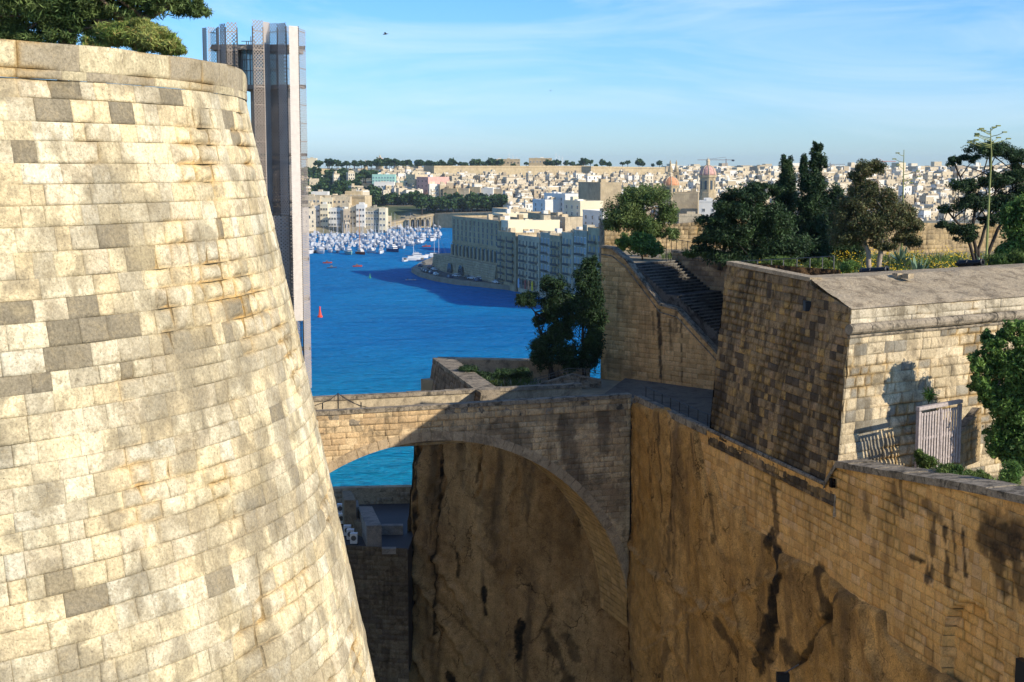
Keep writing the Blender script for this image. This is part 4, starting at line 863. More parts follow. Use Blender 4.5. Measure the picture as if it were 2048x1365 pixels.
for x, dd in ((413, .6), (440, .8), (457, -.2), (480, .2), (511, -.85), (532, -.15), (560, 0), (577, -.7), (601, -.65)): mb.box((X(x, dd + .1), DL + dd + .1, (zt_(50) + zt_(800)) / 2), (.09, .09, zt_(50) - zt_(800) - .3))
for y in (94, 172, 310, 405, 520, 600, 700):
    zz = zt_(y); mb.box(((X(420) + X(480)) / 2, DL + 1, zz), (X(480) - X(420), .18, .18)); mb.box(((X(500) + X(611)) / 2, DL + .8, zz), (X(611) - X(500), .2, .22)); mb.box((X(598), DL + 1.5, zz), (.2, 3., .15))
mb.build('frame', M['steel'], lift)
mb = MB(); mb.box(((X(497) + X(568)) / 2, DL + 3.2, (zt_(175) + 20) / 2), (X(568) - X(497), 3.6, zt_(175) - 20)); mb.box(((X(430) + X(470)) / 2, DL + 3.5, (zt_(100) + 20) / 2), (X(470) - X(430), 3., zt_(100) - 20)); mb.build('shaft', M['conc'], lift)
mb = MB(); mb.box(((X(425) + X(590)) / 2, DL + 2.8, zt_(93)), (X(590) - X(425), 4.4, .35)); mb.box(((X(480) + X(580)) / 2, DL + 2.6, zt_(173)), (X(580) - X(480), 4.0, .3)); mb.build('slab', M['conc'], lift)
mb = MB(); mb.box(((X(484) + X(555)) / 2, DL + 2.6, (zt_(98) + zt_(170)) / 2), (X(553) - X(484), 3.2, zt_(98) - zt_(170))); mb.build('cabin_glass', M['glass'], lift)
mb = MB()
for x in (484, 493, 500, 510, 535, 553):
    mb.box((X(x), DL + .95, (zt_(96) + zt_(171)) / 2), (.07, .07, zt_(96) - zt_(171)))
mb.box((X(518), DL + .93, zt_(118)), (X(553) - X(484), .06, .06)); mb.box((X(518), DL + .93, zt_(140)), (X(553) - X(484), .06, .05)); mb.build('cabin_mullions', M['steel'], lift)
for x in (488, 492, 497, 505): mb = MB(); mb.tube([(X(x), DL + 2, zt_(92)), (X(x), DL + 2, zt_(68 if x == 497 else 78))], .035, 5); mb.build('roof_rod', M['steel'], lift)
mb = MB(); mb.tube([(X(482), DL + 1.2, zt_(80)), (X(510), DL + 1.2, zt_(80))], .025, 5); mb.build('roof_railing', M['steel'], lift)
# ================================================================ VEGETATION AND GARDEN THINGS
PTR = 'trees in the garden above the ditch'
tree('spreading_tree', 'large spreading dark green tree on top of the round bastion, top left', 'tree', 38, (140, 150),
     [(60, 5, 115, 42), (200, -25, 120, 45), (310, 0, 80, 32), (378, 14, 42, 18), (110, 40, 80, 28), (10, 55, 60, 26), (240, 28, 60, 20), (-60, 20, 80, 50), (100, -90, 200, 60), (100, 78, 70, 14), (20, 72, 60, 16), (285, 50, 40, 12), (150, 20, 90, 30), (400, 20, 30, 14), (40, 75, 60, 12), (170, 60, 50, 12), (300, -70, 90, 40)], 64000, .085, M['pine'], M['bark'], 3,
     trunks=[[(125, 150), (128, 70), (105, 10), (80, -60)], [(150, 150), (142, 70), (150, 30), (158, -20)], [(175, 150), (200, 70), (290, 38), (350, 5)], [(60, 150), (20, 70), (-20, 20)], [(185, 150), (215, 78), (250, 66), (290, 40)]], tr=.16, limbs=34, sub=26, subr=.27, asp=.16, zb=53.7)
tree('feathery_shrub', 'light green feathery shrub with rusty tips at the bastion rim beside the lift tower', 'shrub', 36, (290, 140),
     [(300, 78, 62, 26), (352, 100, 26, 11), (235, 68, 55, 24), (195, 88, 35, 14), (330, 92, 40, 16), (280, 55, 40, 16)], 26000, .085, M['dry'], M['bark'], 8, trunks=[[(285, 145), (285, 90)]], tr=.05, limbs=14, sub=30, subr=.22, asp=.12, zb=53.7)
tree('round_pine', 'round light green pine at the top of the stone stairs', 'tree', 100, (1290, 513),
     [(1248, 428, 40, 32), (1298, 392, 42, 26), (1333, 428, 22, 26), (1292, 450, 36, 24), (1225, 450, 20, 18), (1268, 398, 34, 22), (1335, 468, 22, 14), (1300, 472, 30, 12)], 26000, .11, M['pine'], M['bark'], 12, trunks=[[(1285, 513), (1288, 470), (1275, 430)], [(1292, 513), (1302, 460), (1310, 415)]], tr=.14, limbs=20, sub=16, subr=.32, asp=.25, grow=1.08, zb=ZG)
tree('leafy_bush', 'bright green bush under the round pine at the head of the stairs', 'bush', 97, (1285, 517), [(1283, 488, 34, 22), (1245, 486, 18, 15), (1310, 500, 22, 14)], 9000, .09, M['fresh'], M['bark'], 13, tr=.06, limbs=6, zb=ZG)
tree('cypress', 'slender dark cypress with a single pointed top, left of the tall twin cypress', 'tree', 92, (1572, 532),
     [(1573, 330, 11, 18), (1574, 352, 16, 22), (1572, 385, 19, 26), (1568, 425, 23, 30), (1566, 470, 27, 34), (1570, 505, 26, 22)], 22000, .10, M['cyp'], M['darkbark'], 21, group=PTR, trunks=[[(1572, 532), (1572, 345)]], tr=.13, limbs=10, sub=22, subr=.30, asp=.3, grow=1.35, zb=ZG)
tree('cypress', 'tallest cypress with two dark columns of foliage, in the garden centre', 'tree', 90, (1625, 534),
     [(1634, 303, 10, 18), (1637, 330, 14, 22), (1609, 335, 10, 22), (1622, 368, 25, 28), (1624, 410, 28, 32), (1622, 455, 33, 36), (1628, 500, 34, 28)], 27000, .10, M['cyp'], M['darkbark'], 22, group=PTR, trunks=[[(1625, 534), (1634, 315)]], tr=.15, limbs=10, sub=22, subr=.30, asp=.3, grow=1.25, zb=ZG)
tree('spreading_conifer', 'wide dark conifer with layered branches, left of the cypresses behind the stair wall', 'tree', 87, (1500, 536),
     [(1490, 388, 48, 11), (1530, 380, 34, 12), (1455, 412, 40, 13), (1432, 445, 38, 14), (1500, 425, 55, 22), (1412, 478, 24, 9), (1470, 470, 62, 22), (1545, 445, 40, 35), (1560, 495, 60, 28), (1490, 510, 70, 16), (1405, 500, 22, 10)], 46000, .11, M['cyp'], M['darkbark'], 23, group=PTR,
     trunks=[[(1500, 536), (1505, 470), (1510, 390)], [(1440, 540), (1450, 490), (1440, 440)]], tr=.17, limbs=26, sub=22, subr=.26, asp=.3, grow=1.22, zb=ZG)
tree('dense_conifer', 'dense dark conifer mass behind the cypresses, between them and the brown tinged tree', 'tree', 94, (1665, 528), [(1660, 402, 26, 30), (1678, 445, 34, 36), (1650, 490, 45, 34), (1700, 500, 30, 22)], 20000, .11, M['cyp'], M['darkbark'], 24, group=PTR, tr=.15, limbs=8, sub=18, subr=.32, asp=.3, grow=1.25, zb=ZG)
tree('conifer', 'brown tinged conifer with two pale bare trunks behind the nearer cannon', 'tree', 79, (1748, 560),
     [(1740, 336, 30, 14), (1718, 352, 20, 12), (1728, 380, 30, 18), (1712, 408, 40, 18), (1765, 395, 32, 20), (1700, 438, 42, 20), (1790, 425, 40, 22), (1822, 452, 26, 16), (1755, 448, 60, 24), (1688, 472, 34, 16), (1815, 480, 32, 14), (1730, 470, 40, 16), (1770, 490, 30, 10)], 42000, .085, M['olive'], M['palebark'], 25, group=PTR,
     trunks=[[(1742, 570), (1737, 505), (1724, 460), (1735, 380)], [(1752, 570), (1762, 500), (1766, 450), (1755, 360)]], tr=.17, limbs=26, sub=24, subr=.26, asp=.3, grow=1.2, zb=ZG)
tree('umbrella_tree', 'open crowned tree with flat foliage layers and dark bare limbs at the far right', 'tree', 84, (1958, 545),
     [(1975, 298, 44, 13), (1940, 318, 20, 9), (2040, 312, 40, 14), (1908, 322, 18, 9), (1928, 372, 34, 13), (2000, 360, 42, 16), (2045, 345, 36, 16), (1950, 405, 42, 16), (1898, 418, 24, 8), (2015, 405, 36, 20), (1893, 452, 26, 10), (2050, 450, 40, 24), (1930, 466, 36, 16), (2070, 390, 50, 30), (1985, 440, 26, 12)], 42000, .09, M['cyp'], M['darkbark'], 26, group=PTR,
     trunks=[[(1960, 560), (1956, 500), (1975, 440), (1992, 380), (1978, 305)], [(1960, 530), (1945, 470), (1950, 410), (1925, 370), (1908, 325)], [(1962, 520), (1995, 460), (2025, 400), (2045, 320)], [(1960, 525), (1930, 465), (1895, 422)]], tr=.12, limbs=34, sub=20, subr=.25, asp=.3, grow=1.15, zb=ZG)
tree('dense_shrub', 'dense green shrub at the right edge beside the tall agave stalk', 'shrub', 76, (2040, 560), [(2035, 430, 30, 45), (2060, 480, 50, 50), (2020, 500, 30, 20)], 16000, .10, M['fresh'], M['bark'], 27, tr=.08, limbs=6, zb=ZG)
tree('evergreen_clump', 'dark evergreen growing on the low terrace beyond the bridge, left of the stair wall', 'tree', 89, (1150, 748),
     [(1182, 532, 17, 18), (1172, 560, 26, 22), (1110, 572, 28, 16), (1058, 600, 24, 14), (1120, 610, 32, 30), (1165, 620, 30, 40), (1085, 640, 18, 14), (1083, 705, 20, 36), (1105, 690, 24, 34), (1122, 660, 22, 28), (1183, 690, 20, 48), (1150, 715, 26, 26), (1195, 620, 14, 50)], 42000, .09, M['cyp'], M['darkbark'], 28,
     trunks=[[(1100, 752), (1105, 700), (1115, 610)], [(1170, 752), (1165, 680), (1172, 570)], [(1110, 700), (1070, 625)]], tr=.13, limbs=22, sub=22, subr=.28, asp=.35, grow=1.32, zb=DECK)
tree('leafy_tree', 'bright green leafy bush tree beside the timber gate at the right edge', 'tree', 55, (2030, 995),
     [(1990, 685, 30, 26), (2035, 668, 34, 32), (2005, 735, 42, 34), (1955, 720, 26, 22), (1965, 770, 26, 30), (1985, 800, 26, 34), (2030, 810, 48, 50), (2000, 880, 32, 40), (2070, 740, 60, 80), (2040, 900, 46, 50), (2080, 860, 60, 80)], 40000, .085, M['fresh'], M['bark'], 31, trunks=[[(2035, 1000), (2030, 880), (2010, 740)]], tr=.08, limbs=22, sub=36, subr=.22, asp=.45, grow=1.1, zb=40.5)
for (nm, lb, cl, D, n, lf, mt, zb, cat) in (
    ('fennel_plant', 'pale green feathery plant growing on the wall rim at the bottom of the leafy bush', [(2022, 950, 26, 32), (2005, 975, 16, 14)], 46, 9000, .05, 'fresh', 41.2, 'plant'),
    ('weed_clump', 'dark grassy weeds at the foot of the timber gate', [(1852, 925, 22, 16), (1838, 912, 10, 14)], 52, 5000, .06, 'weed', 40.5, 'plant'),
    ('weed_clump', 'low mixed weeds between the timber gate and the feathery plant', [(1900, 942, 36, 12), (1950, 955, 36, 14), (1980, 968, 20, 12)], 49, 8000, .055, 'weed', 40.9, 'plant'),
    ('wall_fern', 'small fern sprouting from the sunlit bastion face just above the gate', [(1858, 792, 9, 7)], 56, 90, .17, 'fresh', None, 'fern'),
    ('low_shrub', 'dark low shrub along the left parapet of the terrace beyond the bridge', [(935, 742, 28, 9), (965, 752, 26, 9)], 86, 6000, .07, 'cyp', DECK, 'shrub'),
    ('low_shrub', 'dark low shrub in the middle of the terrace beyond the bridge', [(1010, 748, 34, 9), (1045, 745, 26, 9)], 87, 6000, .07, 'cyp', DECK, 'shrub'),
    ('garden_shrub', 'rounded green shrub at the foot of the pale railing left of the nearer cannon', [(1702, 532, 20, 9), (1690, 540, 12, 7)], 72, 4500, .06, 'fresh', ZG, 'shrub'),
    ('garden_shrub', 'yellow green shrub behind the black fence at the stair head', [(1420, 508, 34, 10), (1380, 508, 20, 9)], 90, 5000, .07, 'weed', ZG, 'shrub'),
    ('garden_shrub', 'green shrub behind the pale railing', [(1560, 525, 40, 10), (1640, 528, 30, 10)], 78, 7000, .07, 'weed', ZG, 'shrub'),
    ('garden_shrub', 'tangled green shrub right of the farther cannon', [(2000, 525, 32, 16), (2035, 520, 26, 20), (1985, 540, 20, 8)], 72, 12000, .06, 'weed', ZG, 'shrub')):
    c = [pxclump(x, y, a, b, D) for x, y, a, b in cl]; z = zb if zb is not None else c[0][2] - .3
    root = thing(nm, lb, cat, (c[0][0], c[0][1], z)); leaves('foliage', c, int(n / 1.6), lf * 1.7, M[mt], root, seed=len(lb), sub=24, subr=.42, asp=.16)
    mb = MB(); [mb.tube([(q[0], q[1], z - .05), (q[0], q[1], q[2])], [.03, .015], 5) for q in c[:1]]; mb.build('stem', M['bark'], root)
# undergrowth
rgv = random.Random(7); V = []; Fs = []; V2 = []; F2 = []
for k in range(2600):
    D = rgv.uniform(66, 100); px = rgv.uniform(1330 if D > 88 else 1500, 2080); p = at(px, 500, D)
    if D < 72 and px < 1680: continue
    if (p[:2] - FW) @ sn > -.2 and px < 1480: continue
    tufts(V, Fs, (p[0], p[1], ZG), 7, .5, .5, rgv, .018)
    if (1660 < px < 2000 and rgv.random() < .28 + .5 * math.sin(px * .05 + D * .4)) or rgv.random() < .03:
        for j in range(4):
            x, y, z = p[0] + rgv.uniform(-.6, .6), p[1] + rgv.uniform(-.6, .6), ZG + rgv.uniform(.35, .85); s_ = rgv.uniform(.02, .05); i = len(V2)
            V2 += [(x - s_, y - s_, z), (x + s_, y - s_, z + s_), (x + s_, y + s_, z), (x - s_, y + s_, z + s_)]; F2.append((i, i + 1, i + 2, i + 3))
tag(mesh_obj('undergrowth', V, Fs, M['weed']), 'rough grass and weeds covering the garden', kind='stuff'); tag(mesh_obj('yellow_flowers', V2, F2, M['yellow']), 'yellow wildflowers scattered in the grass', kind='stuff')
V = []; Fs = []
for k in range(700):
    t = rgv.uniform(3.5, 15); o = rgv.uniform(1.3, 5); p = A1 + ad * (u1 + t) - an * o; tufts(V, Fs, (p[0], p[1], Lc + t * .11), 6, .3, .3, rgv, .012)
for k in range(260):
    p = K0 + kd * rgv.uniform(1, 9) - kn * rgv.uniform(1.5, 6); tufts(V, Fs, (p[0], p[1], DECK - .25), 8, .4, .4, rgv, .015)
tag(mesh_obj('grass', V, Fs, M['weed']), 'tufts of grass on the ledge and low terrace', kind='stuff')
# agaves
def agave(label, px, py, D, r, n, seed, stalk=None, arms=0):
    rg = random.Random(seed); p = at(px, py, D); p[2] = ZG; root = thing('agave', label, 'agave', p); mb = MB()
    for k in range(n):
        a = 2.4 * k + rg.uniform(-.2, .2); el = rg.uniform(.25, 1.35); l = r * rg.uniform(.75, 1.1); d = np.array((math.cos(a), math.sin(a), 0)); s_ = np.array((-math.sin(a), math.cos(a), 0)); V = []
        for i, (t, w_) in enumerate(((0, .07), (.3, .085), (.7, .05), (1, .004))):
            q = p + d * l * t * math.cos(el) + np.array((0, 0, l * t * math.sin(el) + .15 - .25 * t * t * math.cos(el))); V += [q - s_ * w_ * r, q + s_ * w_ * r + np.array((0, 0, .0))]
        V += [V[0] - np.array((0, 0, .05)), V[1] - np.array((0, 0, .05))]
        mb.add(V, [(0, 1, 3, 2), (2, 3, 5, 4), (4, 5, 7, 6), (8, 9, 1, 0)])
    mb.build('leaf_rosette', M['agave'], root)
    if stalk:
        sb = MB(); pts = [at(x, y, D) for x, y in stalk]; pts[0][2] = ZG; n_ = len(pts); sb.tube(pts, [.075 - .055 * i / (n_ - 1) for i in range(n_)], 8)
        T = pts[-1]; B = pts[-2]
        for k in range(arms):
            t = .25 + .75 * k / arms; b = B + (T - B) * t; a = rg.choice([0, math.pi]) + rg.uniform(-.9, .9); l = (1.15 - t) * 1.1 + .15; e = b + np.array((math.cos(a) * l, math.sin(a) * l, .12 + .15 * l)); sb.tube([b, (b + e) / 2 - np.array((0, 0, .04)), e], [.022, .018, .012], 5)
            sb.box(e, (.22, .16, .07))
        sb.build('flower_stalk', M['stalk'], root)
    return root
M['stalk'] = plain('flower_stalk_green', (.22, .24, .08), var=.3, sc=2)
agave('agave with a bare green flower stalk standing behind the brown tinged tree', 1803, 520, 90, 1.4, 26, 1, [(1803, 500), (1806, 400), (1808, 300)], 6)
agave('spiky agave without a stalk at the right foot of the brown tinged tree', 1838, 520, 76, 1.5, 34, 2)
agave('large agave with the tallest flower stalk branching at its top, at the right', 1975, 530, 75, 1.7, 40, 3, [(1973, 500), (1978, 400), (1983, 310), (1981, 256)], 14)
agave('big spiky agave at the right edge behind the farther cannon', 2030, 530, 74, 1.7, 38, 4)
# cannons
def cannon(label, x0, y0, x1, y1, D):
    a, b = at(x0, y0, D + .5), at(x1, y1, D - .5); ax = b - a; ln = float(np.linalg.norm(ax)); ax /= ln; r = .19
    root = thing('cannon', label, 'cannon', (*((a + b) / 2)[:2], ZG), 'old cannons on the parapet')
    mb = MB(); mb.lathe(a, [(.03, -.22), (.07, -.18), (.05, -.1), (r * .9, -.04), (r * 1.12, 0), (r * 1.12, .06), (r, .08), (r * .96, ln * .35), (r * 1.03, ln * .36), (r * 1.03, ln * .39), (r * .9, ln * .4), (r * .78, ln * .85), (r * .8, ln * .9), (r * 1.05, ln * .93), (r * 1.05, ln * .99), (r * .9, ln), (r * .5, ln), (r * .45, ln - .15)], 20, axis=ax); mb.build('barrel', M['iron'], root, smooth=False)
    c = (a + b) / 2; mb = MB(); h = c[2] - .15 - ZG
    hz = math.atan2(ax[1], ax[0]); mb.box((c[0], c[1], ZG + h * .5), (ln * .55, .36, h), hz, taper=.15); mb.box((c[0] - ax[0] * .25, c[1] - ax[1] * .25, ZG + h + .02), (ln * .7, .3, .1), hz); mb.build('carriage', M['iron'], root)
cannon('black iron cannon nearer the tower corner, pointing right over the parapet', 1724, 545, 1775, 540, 67)
cannon('black iron cannon farther right, partly behind the agave and bushes', 1918, 528, 1966, 525, 72)
# loose ashlar on the parapet
for i, (x, y, lb) in enumerate(((1796, 553, 'left of two loose stone blocks lying on the parapet top'), (1816, 554, 'right of two loose stone blocks lying on the parapet top'))):
    p = pz(x, y + 3, 47.2); mb = MB(); mb.box((p[0], p[1], 47.3), (.42, .3, .22), .6 + i * .1); tag(mb.build('stone_block', M['roofst'], base=p), lb, 'stone block')
# railings
def prail(name, label, xs, ytop, Ds, zb, mats, rails, r):
    root = thing(name, label, 'railing', at(xs[0], ytop[0], Ds[0])); T = [at(x, np.interp(x, (xs[0], xs[-1]), ytop), np.interp(x, (xs[0], xs[-1]), Ds)) for x in xs]
    for t in T: mb = MB(); mb.tube([(t[0], t[1], zb), t], r, 6); mb.build('post', mats, root)
    for f in rails: mb = MB(); mb.tube([np.array((t[0], t[1], zb + (t[2] - zb) * f)) for t in T], r * .9, 6); mb.build('rail', mats, root)
prail('railing', 'pale metal railing with two rails behind the tower wall', (1480, 1515, 1543, 1567, 1594, 1620, 1645, 1668), (523, 513), (76, 72), 46.0, M['iron2'], (1, .5), .03)
prail('iron_fence', 'black upright iron fence at the head of the stairs', (1333, 1343, 1353, 1364, 1375, 1386, 1398, 1412, 1426, 1440), (476, 492), (96, 89), 46.0, M['iron'], (.97, .12), .022)
# ---- timber gate and its side wall
G0 = at(1837, 815, 54.)[:2]; G1 = at(1921, 800, 55.8)[:2]; gd = unit(G1 - G0); gl = float(np.linalg.norm(G1 - G0)); gz = at(1837, 815, 54.)[2]; gn = np.array((gd[1], -gd[0])); gb = 40.3
gate = thing('timber_gate', 'weathered double gate of upright timber slats in a pale frame', 'gate', (*G0, gb))
mb = MB(); P = lambda t: G0 + gd * t
ga = math.atan2(gd[1], gd[0]); cg = lambda t, z: (*(P(t)), z)
mb.box(cg(gl / 2, gz - .06), (gl + .1, .16, .14), ga); mb.box(cg(.03, (gz + gb) / 2 - .08), (.12, .14, gz - gb - .16), ga); mb.box(cg(gl - .03, (gz + gb) / 2 - .08), (.12, .14, gz - gb - .16), ga); mb.build('frame', M['gate'], gate)
for s_ in (0, 1):
    t0 = .12 + s_ * (gl / 2 - .05); t1 = gl / 2 - .02 + s_ * (gl / 2 - .09); mb = MB(); n = 7
    for k in range(n): mb.box((*(P(t0 + (t1 - t0) * (k + .5) / n) + gn * .035), (gz + gb) / 2 - .1), ((t1 - t0) / n * .58, .025, gz - gb - .3), ga)
    for z in (gz - .32, (gz + gb) / 2, gb + .35): mb.box((*(P((t0 + t1) / 2) - gn * .005), z), (t1 - t0, .05, .10), ga)
    for t in (t0 + .03, t1 - .03): mb.box((*(P(t) + gn * .0), (gz + gb) / 2 - .09), (.08, .055, gz - gb - .22), ga)
    mb.build('gate_leaf', M['gate'], gate)
h0 = G1 + gd * .15; h1 = G1 + gd * 2.2 - gn * .4
simple_wall('side_wall', 'short rubble wall between the timber gate and the leafy bush', [h0, h1], gb - .3, [gz - 1.35, gz - .6], .4, M['lime'])
# birds
def bird(label, px, py, D, s_):
    p = at(px, py, D); root = thing('bird', label, 'bird', p); mb = MB()
    mb.lathe(p - np.array((.22 * s_, 0, 0)), [(.004, 0), (.04 * s_, .08 * s_), (.055 * s_, .2 * s_), (.03 * s_, .36 * s_), (.004, .46 * s_)], 8, axis=(1, .1, .1)); mb.build('body', M['iron2'], root)
    for sg in (-1, 1):
        mb = MB(); V = [p + np.array(q) * s_ for q in ((-.06, 0, .02), (.1, 0, .02), (.02, sg * .25, .14), (-.08, sg * .22, .13), (-.14, sg * .5, .04))]; mb.add(V, [(0, 1, 2, 3), (3, 2, 4)]); mb.build('wing', M['iron2'], root)
bird('dark bird flying high left of the picture centre', 771, 69, 90, .8); bird('tiny pale bird far off in the middle of the sky', 1101, 182, 260, .8)
# ================================================================ FAR SHORE
fd = unit(pz(991, 566, 2.)[:2] - pz(872, 539, 2.)[:2]); fn_ = np.array((fd[1], -fd[0]))      # waterfront line and its outward normal (toward camera-left)
Q0 = pz(872, 539, 2.)[:2]
qpx = [(884, 517), (864, 522), (840, 533), (823, 545), (838, 554), (870, 563), (912, 570), (954, 574), (1010, 580), (1067, 587), (1180, 606), (1320, 640)]
qp = [pz(x, y, 0.)[:2] for x, y in qpx]
mb = MB(); mb.prism([tuple(p) for p in qp] + [tuple(qp[-1] + np.array((140, 60))), tuple(Q0 + np.array((190, 40))), tuple(Q0 + np.array((60, 160)))], -3, 2.0)
tag(mb.build('quay', stone('quay_stone', base=(.36, .31, .23), lichen=(.10, .09, .07), lam=.5, streak=.2, lsc=.15), base=(*Q0, 0)), kind='structure')
mb = MB()
for i in range(3, len(qp) - 1):
    a, b = qp[i], qp[i + 1]; d = unit(b - a); n = np.array((-d[1], d[0])); mb.prism([a + n * 3, b + n * 3, b + n * 12, a + n * 12], 2.0, 2.02)
tag(mb.build('road', M['asphalt'], base=(*Q0, 2)), kind='structure')
# terrain behind: cottonera side slopes
def landz(X, Y):
    X = np.asarray(X, float); Y = np.asarray(Y, float); px = 1024 + X / Y * F
    z1 = 3 + np.clip((Y - 1120) / 420, 0, 1) * 30 + np.clip((Y - 1540) / 500, 0, 1) * 12 + np.clip((Y - 2500) / 2000, 0, 1) * 2
    # senglea ridge behind the waterfront
    q = (X - Q0[0]) * -fn_[0] + (Y - Q0[1]) * -fn_[1]
    tt_ = (X - Q0[0]) * fd[0] + (Y - Q0[1]) * fd[1]; s = np.where((q > 14) & (tt_ > 55), np.clip((q - 14) / 90, 0, 1) * (22 + 9 * (px < 1225)) + 3, -3.)
    left = np.clip((px - 880) / 30, 0, 1)
    zz = np.where(Y > 1120, z1, -3.); mid = (px > 733) & (px < 1014); zz = np.where(mid, np.where(Y > 1243, np.maximum(z1, 11.), -3.), zz); zz = np.where((px > 1000) & (Y > 540), np.maximum(zz, s), zz)
    return zz
cols = np.arange(-300, 2420, 10); rows = np.geomspace(500, 9000, 170); V = []
for c in cols:
    X_ = (c - 1024) / F * rows; V.append(np.stack([X_, rows, landz(X_, rows)], 1))
V = np.concatenate(V); tm, tt, tb, to = newmat('far_land')
gg = N(tt, 'ShaderNodeNewGeometry'); nn_ = N(tt, 'ShaderNodeTexNoise', Scale=.02, Detail=6); L(tt, gg, nn_); rr_ = ramp(tt, [(.42, (.07, .09, .035, 1)), (.55, (.28, .24, .16, 1))]); L(tt, nn_, rr_); L(tt, rr_, tb)
tag(mesh_obj('far_terrain', V, grid_faces(len(cols) - 1, len(rows) - 1, 0)[:, ::-1], tm), kind='structure')

# ---- windowed buildings
def building(name, label, P0, d, ln, dep, z0, z1, mat, floors, ncol, wz0=None, wz1=None, ww=1.1, wh=1.7, pane='pane', balc=0, arches=0, base_batter=None, group=None, sidewin=0, parapet=True, cat='building', clutter=3, rail='iron'):
    P0 = np.array(P0, float); n = np.array((d[1], -d[0])); rz = math.atan2(d[1], d[0]); root = thing(name, label, cat, (*P0, z0), group)
    mb = MB(); a, b = P0, P0 + d * ln; mb.prism([a, b, b - n * dep, a - n * dep], z0 - 6, z1); mb.build('wall', mat, root)
    if parapet:
        mb = MB()
        for (p, e, l) in ((a + n * .12, d, ln), (a - n * (dep - .3), d, ln)): mb.prism([p, p + e * l, p + e * l - n * .4, p - n * .4], z1 + .003, z1 + .9)
        for p in (a, b - d * .35): mb.prism([p - n * .3, p + d * .35 - n * .3, p + d * .35 - n * (dep - .3), p - n * (dep - .3)], z1 + .003, z1 + .9)
        mb.build('parapet', mat, root)
    rg = random.Random(int(abs(P0[0] * 7 + P0[1])))
    for k in range(clutter):
        w_ = rg.uniform(2, 4.5); h_ = rg.uniform(1.2, 3.); p = a + d * rg.uniform(w_, max(w_ + .1, ln - w_)) - n * rg.uniform(2, max(2.1, dep - 3)); mb = MB(); mb.box((*p, z1 + h_ / 2), (w_, w_ * .8, h_), rz); mb.build('roof_room', rg.choice([M['white'], M['cream'], mat]), root)
    if floors and ncol:
        wz0 = z0 + 1.5 if wz0 is None else wz0; wz1 = z1 - .8 if wz1 is None else wz1; fh = (wz1 - wz0) / floors; cwid = ln / ncol; me = None
        for f in range(floors):
            for c in range(ncol):
                p = a + d * (c + .5) * cwid + n * .02; z = wz0 + fh * (f + .5); loc = np.array((*p, z)) - np.array((*P0, z0))
                if me is None:
                    w1 = MB(); w1.box((0, 0, 0), (ww, .1, wh), 0, 0); wo_ = w1.build('window', [M[pane], mat], root, local=True); me = wo_.data
                    fm = MB(); 
                    for q, sz in (((0, 0, wh / 2 + .12), (ww + .4, .3, .22)), ((0, 0, -wh / 2 - .1), (ww + .4, .34, .16)), ((-ww / 2 - .1, 0, 0), (.16, .22, wh)), ((ww / 2 + .1, 0, 0), (.16, .22, wh)), ((0, -.0, 0), (.1, .16, wh))): fm.box(q, sz)
                    fo = fm.build('frame', M['white'] if rg.random() < .4 else mat, wo_, local=True); fme = fo.data; 
                else:
                    wo_ = bpy.data.objects.new('window', me); COL.objects.link(wo_); wo_.parent = root; fo = bpy.data.objects.new('frame', fme); COL.objects.link(fo); fo.parent = wo_
                wo_.location = tuple(loc); wo_.rotation_euler = (0, 0, rz)
        if balc:
            for f in range(floors):
                for c in range(balc):
                    cc = a + d * ln * (c + .5) / balc; z = wz0 + fh * f - .02; bw = ln / balc * .62; mb = MB(); mb.box((*(cc + n * .5), z), (bw, .95, .16), rz); bo = mb.build('balcony', mat, root)
                    mb = MB(); mb.box((*(cc + n * .95), z + .55), (bw, .05, .9), rz); mb.build('balcony_rail', M[rail], bo)
    return root
def fq(t, o=0): return Q0 + fd * t - fn_ * o
def tpx(px, o=0):    # distance along the front line at which a pixel column is met
    r = (px - 1024) / F; P = Q0 - fn_ * o; return (P[0] - r * P[1]) / (r * fd[1] - fd[0])
def zpx(px, py, o=0):
    t = tpx(px, o); p = fq(t, o); return at(px, py, p[1])[2]
t0, t1 = tpx(893), tpx(985)
zA = zpx(940, 441); zmid = zpx(940, 490); zar0 = zpx(940, 519); zar1 = zpx(940, 495)
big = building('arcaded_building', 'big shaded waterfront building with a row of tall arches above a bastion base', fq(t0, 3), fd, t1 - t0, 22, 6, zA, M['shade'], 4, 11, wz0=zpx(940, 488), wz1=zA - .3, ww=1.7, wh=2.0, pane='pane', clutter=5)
na = 12
for k in range(na):
    t = t0 + (t1 - t0) * (k + .5) / na; wA = (t1 - t0) / na * .6; mb = MB(); c = fq(t, 3) + fn_ * .06; pts = []
    zt2 = zar1 - wA * .5
    for j in range(9): a_ = math.pi * j / 8; pts.append((math.cos(a_) * wA / 2, zt2 + math.sin(a_) * wA * .5))
    pts += [(-wA / 2, zar0), (wA / 2, zar0)]
    for o_, m_ in ((0, 0),): mb.add([(*(c + fd * q[0]), q[1]) for q in pts], [list(range(len(pts)))[::-1]])
    ao = mb.build('arch_opening', M['pane'], big)
mb = MB()
for k in range(na + 1): t = t0 + (t1 - t0) * k / na; c = fq(t, 3) + fn_ * .3; mb.box((*c, (zar0 + zar1) / 2 - .5), ((t1 - t0) / na * .3, .6, zar1 - zar0), math.atan2(fd[1], fd[0]))
mb.build('arcade_pier', M['shade'], big)
mb = MB(); mb.box((*(fq((t0 + t1) / 2, 3) + fn_ * .4), zar0 - .3), (t1 - t0 + 1, 1.2, .5), math.atan2(fd[1], fd[0])); mb.box((*(fq((t0 + t1) / 2, 3) + fn_ * .25), zar1 + .6), (t1 - t0, .5, .4), math.atan2(fd[1], fd[0])); mb.build('cornice', M['shade'], big)
ta, tb_ = tpx(866), tpx(992); zb_ = zar0 - .6
